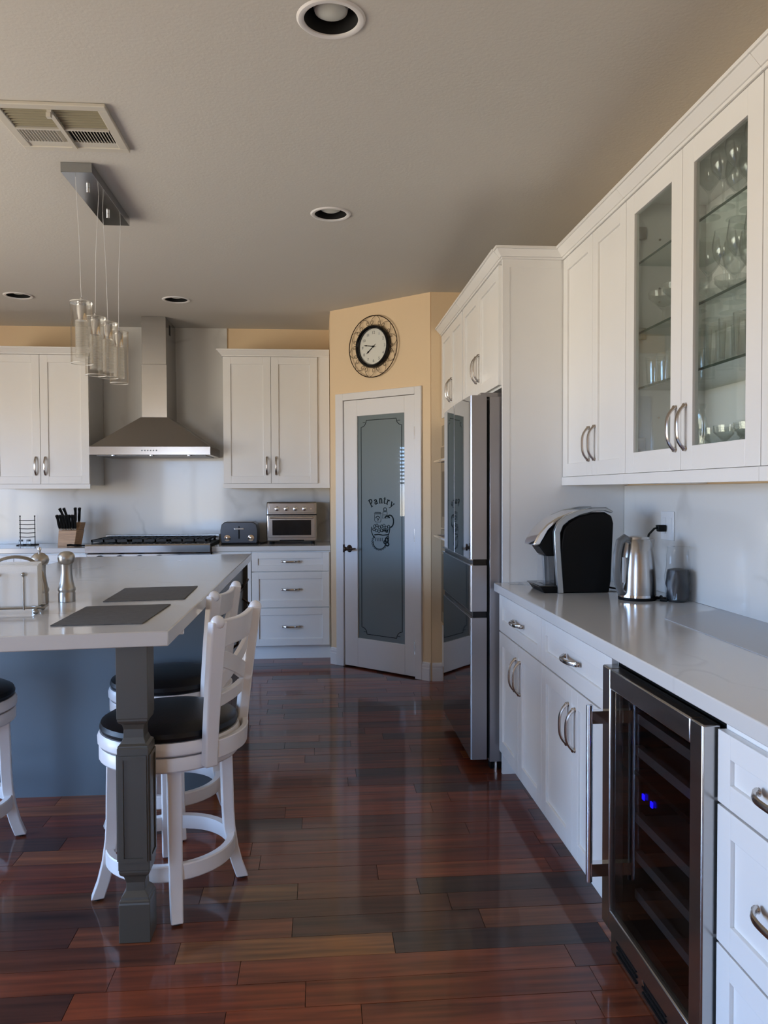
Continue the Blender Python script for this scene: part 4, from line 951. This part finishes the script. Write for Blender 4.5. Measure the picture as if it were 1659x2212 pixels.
# recess the lights into the ceiling: real holes through the slab
def can_recess(label, x_, y_, proto_=None):
    if proto_: return dup(proto_, (x_,y_,ZC), None, label)
    t = thing('recessed_light', label, 'ceiling light', (x_,y_,ZC), group='recessed ceiling lights')
    obj('trim_ring', MB().lathe([(.080,.004),(.080,-.004),(.086,-.007),(.096,-.006),(.102,-.0006),(.0875,-.0006),(.0865,.004)], n=44, closed=True), TRIMW, t)
    obj('baffle', MB().lathe([(.0795,.0),(.076,.085),(.074,.09),(.002,.09),(.002,.094),(.079,.094),(.0825,.0)], n=36, closed=True), DARK, t, 'black inner baffle')
    obj('bulb', MB().lathe([(.050,.062),(.052,.032),(.048,.020),(.030,.012),(.002,.010)], n=28).cyl((0,0,.062),.03,.0275,'z',16), BULB, t)
    return t
CANS = [(.043,2.358,'recessed black ceiling light nearest the camera, at the top of the photo'), (.066,3.994,'recessed black ceiling light in mid ceiling beyond the nearest one'), (-1.022,5.842,'recessed black ceiling light just in front of the range hood'), (-2.11,5.795,'recessed black ceiling light at the far left edge')]
ce = bpy.data.objects['ceiling']
# ceiling slab with round holes for the four lights
bm = bmesh.new()
bm.free()
ccut = []
for x_, y_, l_ in CANS:
    c_ = obj('cutter', MB().cyl((x_,y_,ZC-.05),.0855,.3,'z',36), CEIL); ccut.append(c_)
for c_ in ccut:
    md = ce.modifiers.new('hole', 'BOOLEAN'); md.operation = 'DIFFERENCE'; md.solver = 'EXACT'; md.object = c_
dg = bpy.context.evaluated_depsgraph_get(); dg.update()
me = bpy.data.meshes.new_from_object(ce.evaluated_get(dg)); ce.modifiers.clear(); ce.data = me; me.polygons.foreach_set('use_smooth', [False]*len(me.polygons)); me.update()
for c_ in ccut: bpy.data.objects.remove(c_)
c0 = can_recess(CANS[0][2], CANS[0][0], CANS[0][1])
for x_, y_, l_ in CANS[1:]: can_recess(l_, x_, y_, c0)

# ---- ceiling vent
vt = thing('ceiling_vent', 'square ceiling air vent with four louvered quarters', 'vent', (-1.168, 2.925, ZC))
VW, VD = .412, .385
F_ = MB(); bw = .035
for a in (F_.box(0,VW,0,bw,-.014,-.0005), F_.box(0,VW,VD-bw,VD,-.014,-.0005), F_.box(0,bw,bw,VD-bw,-.014,-.0005), F_.box(VW-bw,VW,bw,VD-bw,-.014,-.0005)): pass
obj('vent_frame', F_, VENTW, vt, bevel=.003, smooth=False)
obj('back_plate', MB().box(bw,VW-bw,bw,VD-bw,-.002,-.0006), DARK, vt)
obj('divider', MB().box(VW/2-.008,VW/2+.008,bw,VD-bw,-.020,-.002), VENTW, vt); 
obj('crossbar', MB().box(bw,VW/2-.008,VD/2-.008,VD/2+.004,-.016,-.002).box(VW/2+.008,VW-bw,VD/2-.008,VD/2+.004,-.016,-.002), VENTW, vt)
obj('damper_lever', MB().box(VW/2-.012,VW/2+.004,bw+.004,bw+.022,-.036,-.0205), VENTW, vt)
# near quarters: slats running left-right ; far quarters: slats running toward the wall
for q_, (x0, x1) in enumerate(((bw, VW/2-.008), (VW/2+.008, VW-bw))):
    sm = None
    for i in range(7):
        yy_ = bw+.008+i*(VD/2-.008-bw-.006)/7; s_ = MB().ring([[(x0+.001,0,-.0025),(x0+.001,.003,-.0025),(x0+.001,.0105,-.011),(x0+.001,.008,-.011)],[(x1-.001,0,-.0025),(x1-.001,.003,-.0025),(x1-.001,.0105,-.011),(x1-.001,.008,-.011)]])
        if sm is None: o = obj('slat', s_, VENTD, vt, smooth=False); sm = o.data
        else: o = obj('slat', None, None, vt, mesh=sm)
        o.location = (0,yy_,0)
    sm = None
    for i in range(13):
        dx = (1 if q_ else -1)*.009; y0_, y1_ = VD/2+.006, VD-bw-.045
        xx = x0 + .010 + i*(x1-x0-.02)/12.5; s_ = MB().ring([[(0,y0_,-.0025),(.0022,y0_,-.0025),(.0022+dx,y0_,-.013),(dx,y0_,-.013)],[(0,y1_,-.0025),(.0022,y1_,-.0025),(.0022+dx,y1_,-.013),(dx,y1_,-.013)]])
        if sm is None: o = obj('slat', s_, VENTW, vt, smooth=False); sm = o.data
        else: o = obj('slat', None, None, vt, mesh=sm)
        o.location = (xx,0,0)
    obj('blank_panel', MB().box(x0,x1,VD-bw-.044,VD-bw,-.010,-.003), VENTW, vt)

# ---- pendant light
pl_ = thing('pendant_light', 'linear chrome pendant light with four clear glass cylinders over the island', 'pendant light', (-1.013, 3.785, ZC))
obj('canopy', MB().box(-.064,.064,-.335,.335,-.042,-.0005), mat('pendant_chrome', (.42,.43,.43), .12, 1.), pl_, 'dark mirrored chrome canopy', bevel=.001, smooth=False)
for yy_ in (-.16,.17): obj('canopy_screw', MB().cyl((.0,yy_,-.062),.008,.0195,'z',12), CHROME, pl_)
for i, yy_ in enumerate((-.285,-.075,.14,.345)):
    y_ = yy_ - .0; ym = y_ if abs(y_) < .33 else .32; z1 = -.575 - (0 if i != 1 else .02)
    cb = obj('cable', MB().tube([((-.018 if i % 2 == 0 else .022),ym,-.042),((-.006 if i % 2 == 0 else .006),(ym+y_)/2,-.3),(0,y_,z1)], .0011, 5), PORC, pl_)
    g = obj('glass_cylinder', MB().lathe([(.043,z1-.26),(.046,z1-.26),(.047,z1),(.0445,z1)], (0,y_,0), 28, closed=True), PENDG, pl_)
    obj('bright_rim', MB().lathe([(.0445,z1-.2625),(.0462,z1-.2625),(.0462,z1-.2602),(.0445,z1-.2602)], (0,y_,0), 28, closed=True).lathe([(.0445,z1+.0002),(.0475,z1+.0002),(.0475,z1+.0022),(.0445,z1+.0022)], (0,y_,0), 28, closed=True), PRIM, g)  # pale rings added as the bright outline of the glass ends
    obj('glass_top', MB().cyl((0,y_,z1-.006),.0465,.005,'z',28), PENDG, g)
    k_ = obj('socket', MB().lathe([(.002,z1-.0065),(.020,z1-.0065),(.021,z1-.012),(.0205,z1-.07),(.022,z1-.072),(.022,z1-.078),(.002,z1-.078)], (0,y_,0), 20), CHROME, pl_)
    obj('inner_tube', MB().lathe([(.0235,z1-.0785),(.0265,z1-.0785),(.0265,z1-.235),(.0235,z1-.235)], (0,y_,0), 20, closed=True), thin_glass('ribbed_inner_glass', (.96,.955,.94), 1.5, .03, .14, (.88,.86,.82)) if i == 0 else bpy.data.materials['ribbed_inner_glass'], pl_)
    rr = MB()
    for j in range(9): rr.lathe([(.0266,z1-.09-j*.016),(.0280,z1-.0915-j*.016),(.0266,z1-.093-j*.016)], (0,y_,0), 20, closed=True)
    obj('ribs', rr, bpy.data.materials['ribbed_inner_glass'], pl_)
    obj('finial', MB().lathe([(.002,z1+.022),(.006,z1+.018),(.007,z1+.004),(.009,z1),(.002,z1-.0005)], (0,y_,0), 12), CHROME, pl_)
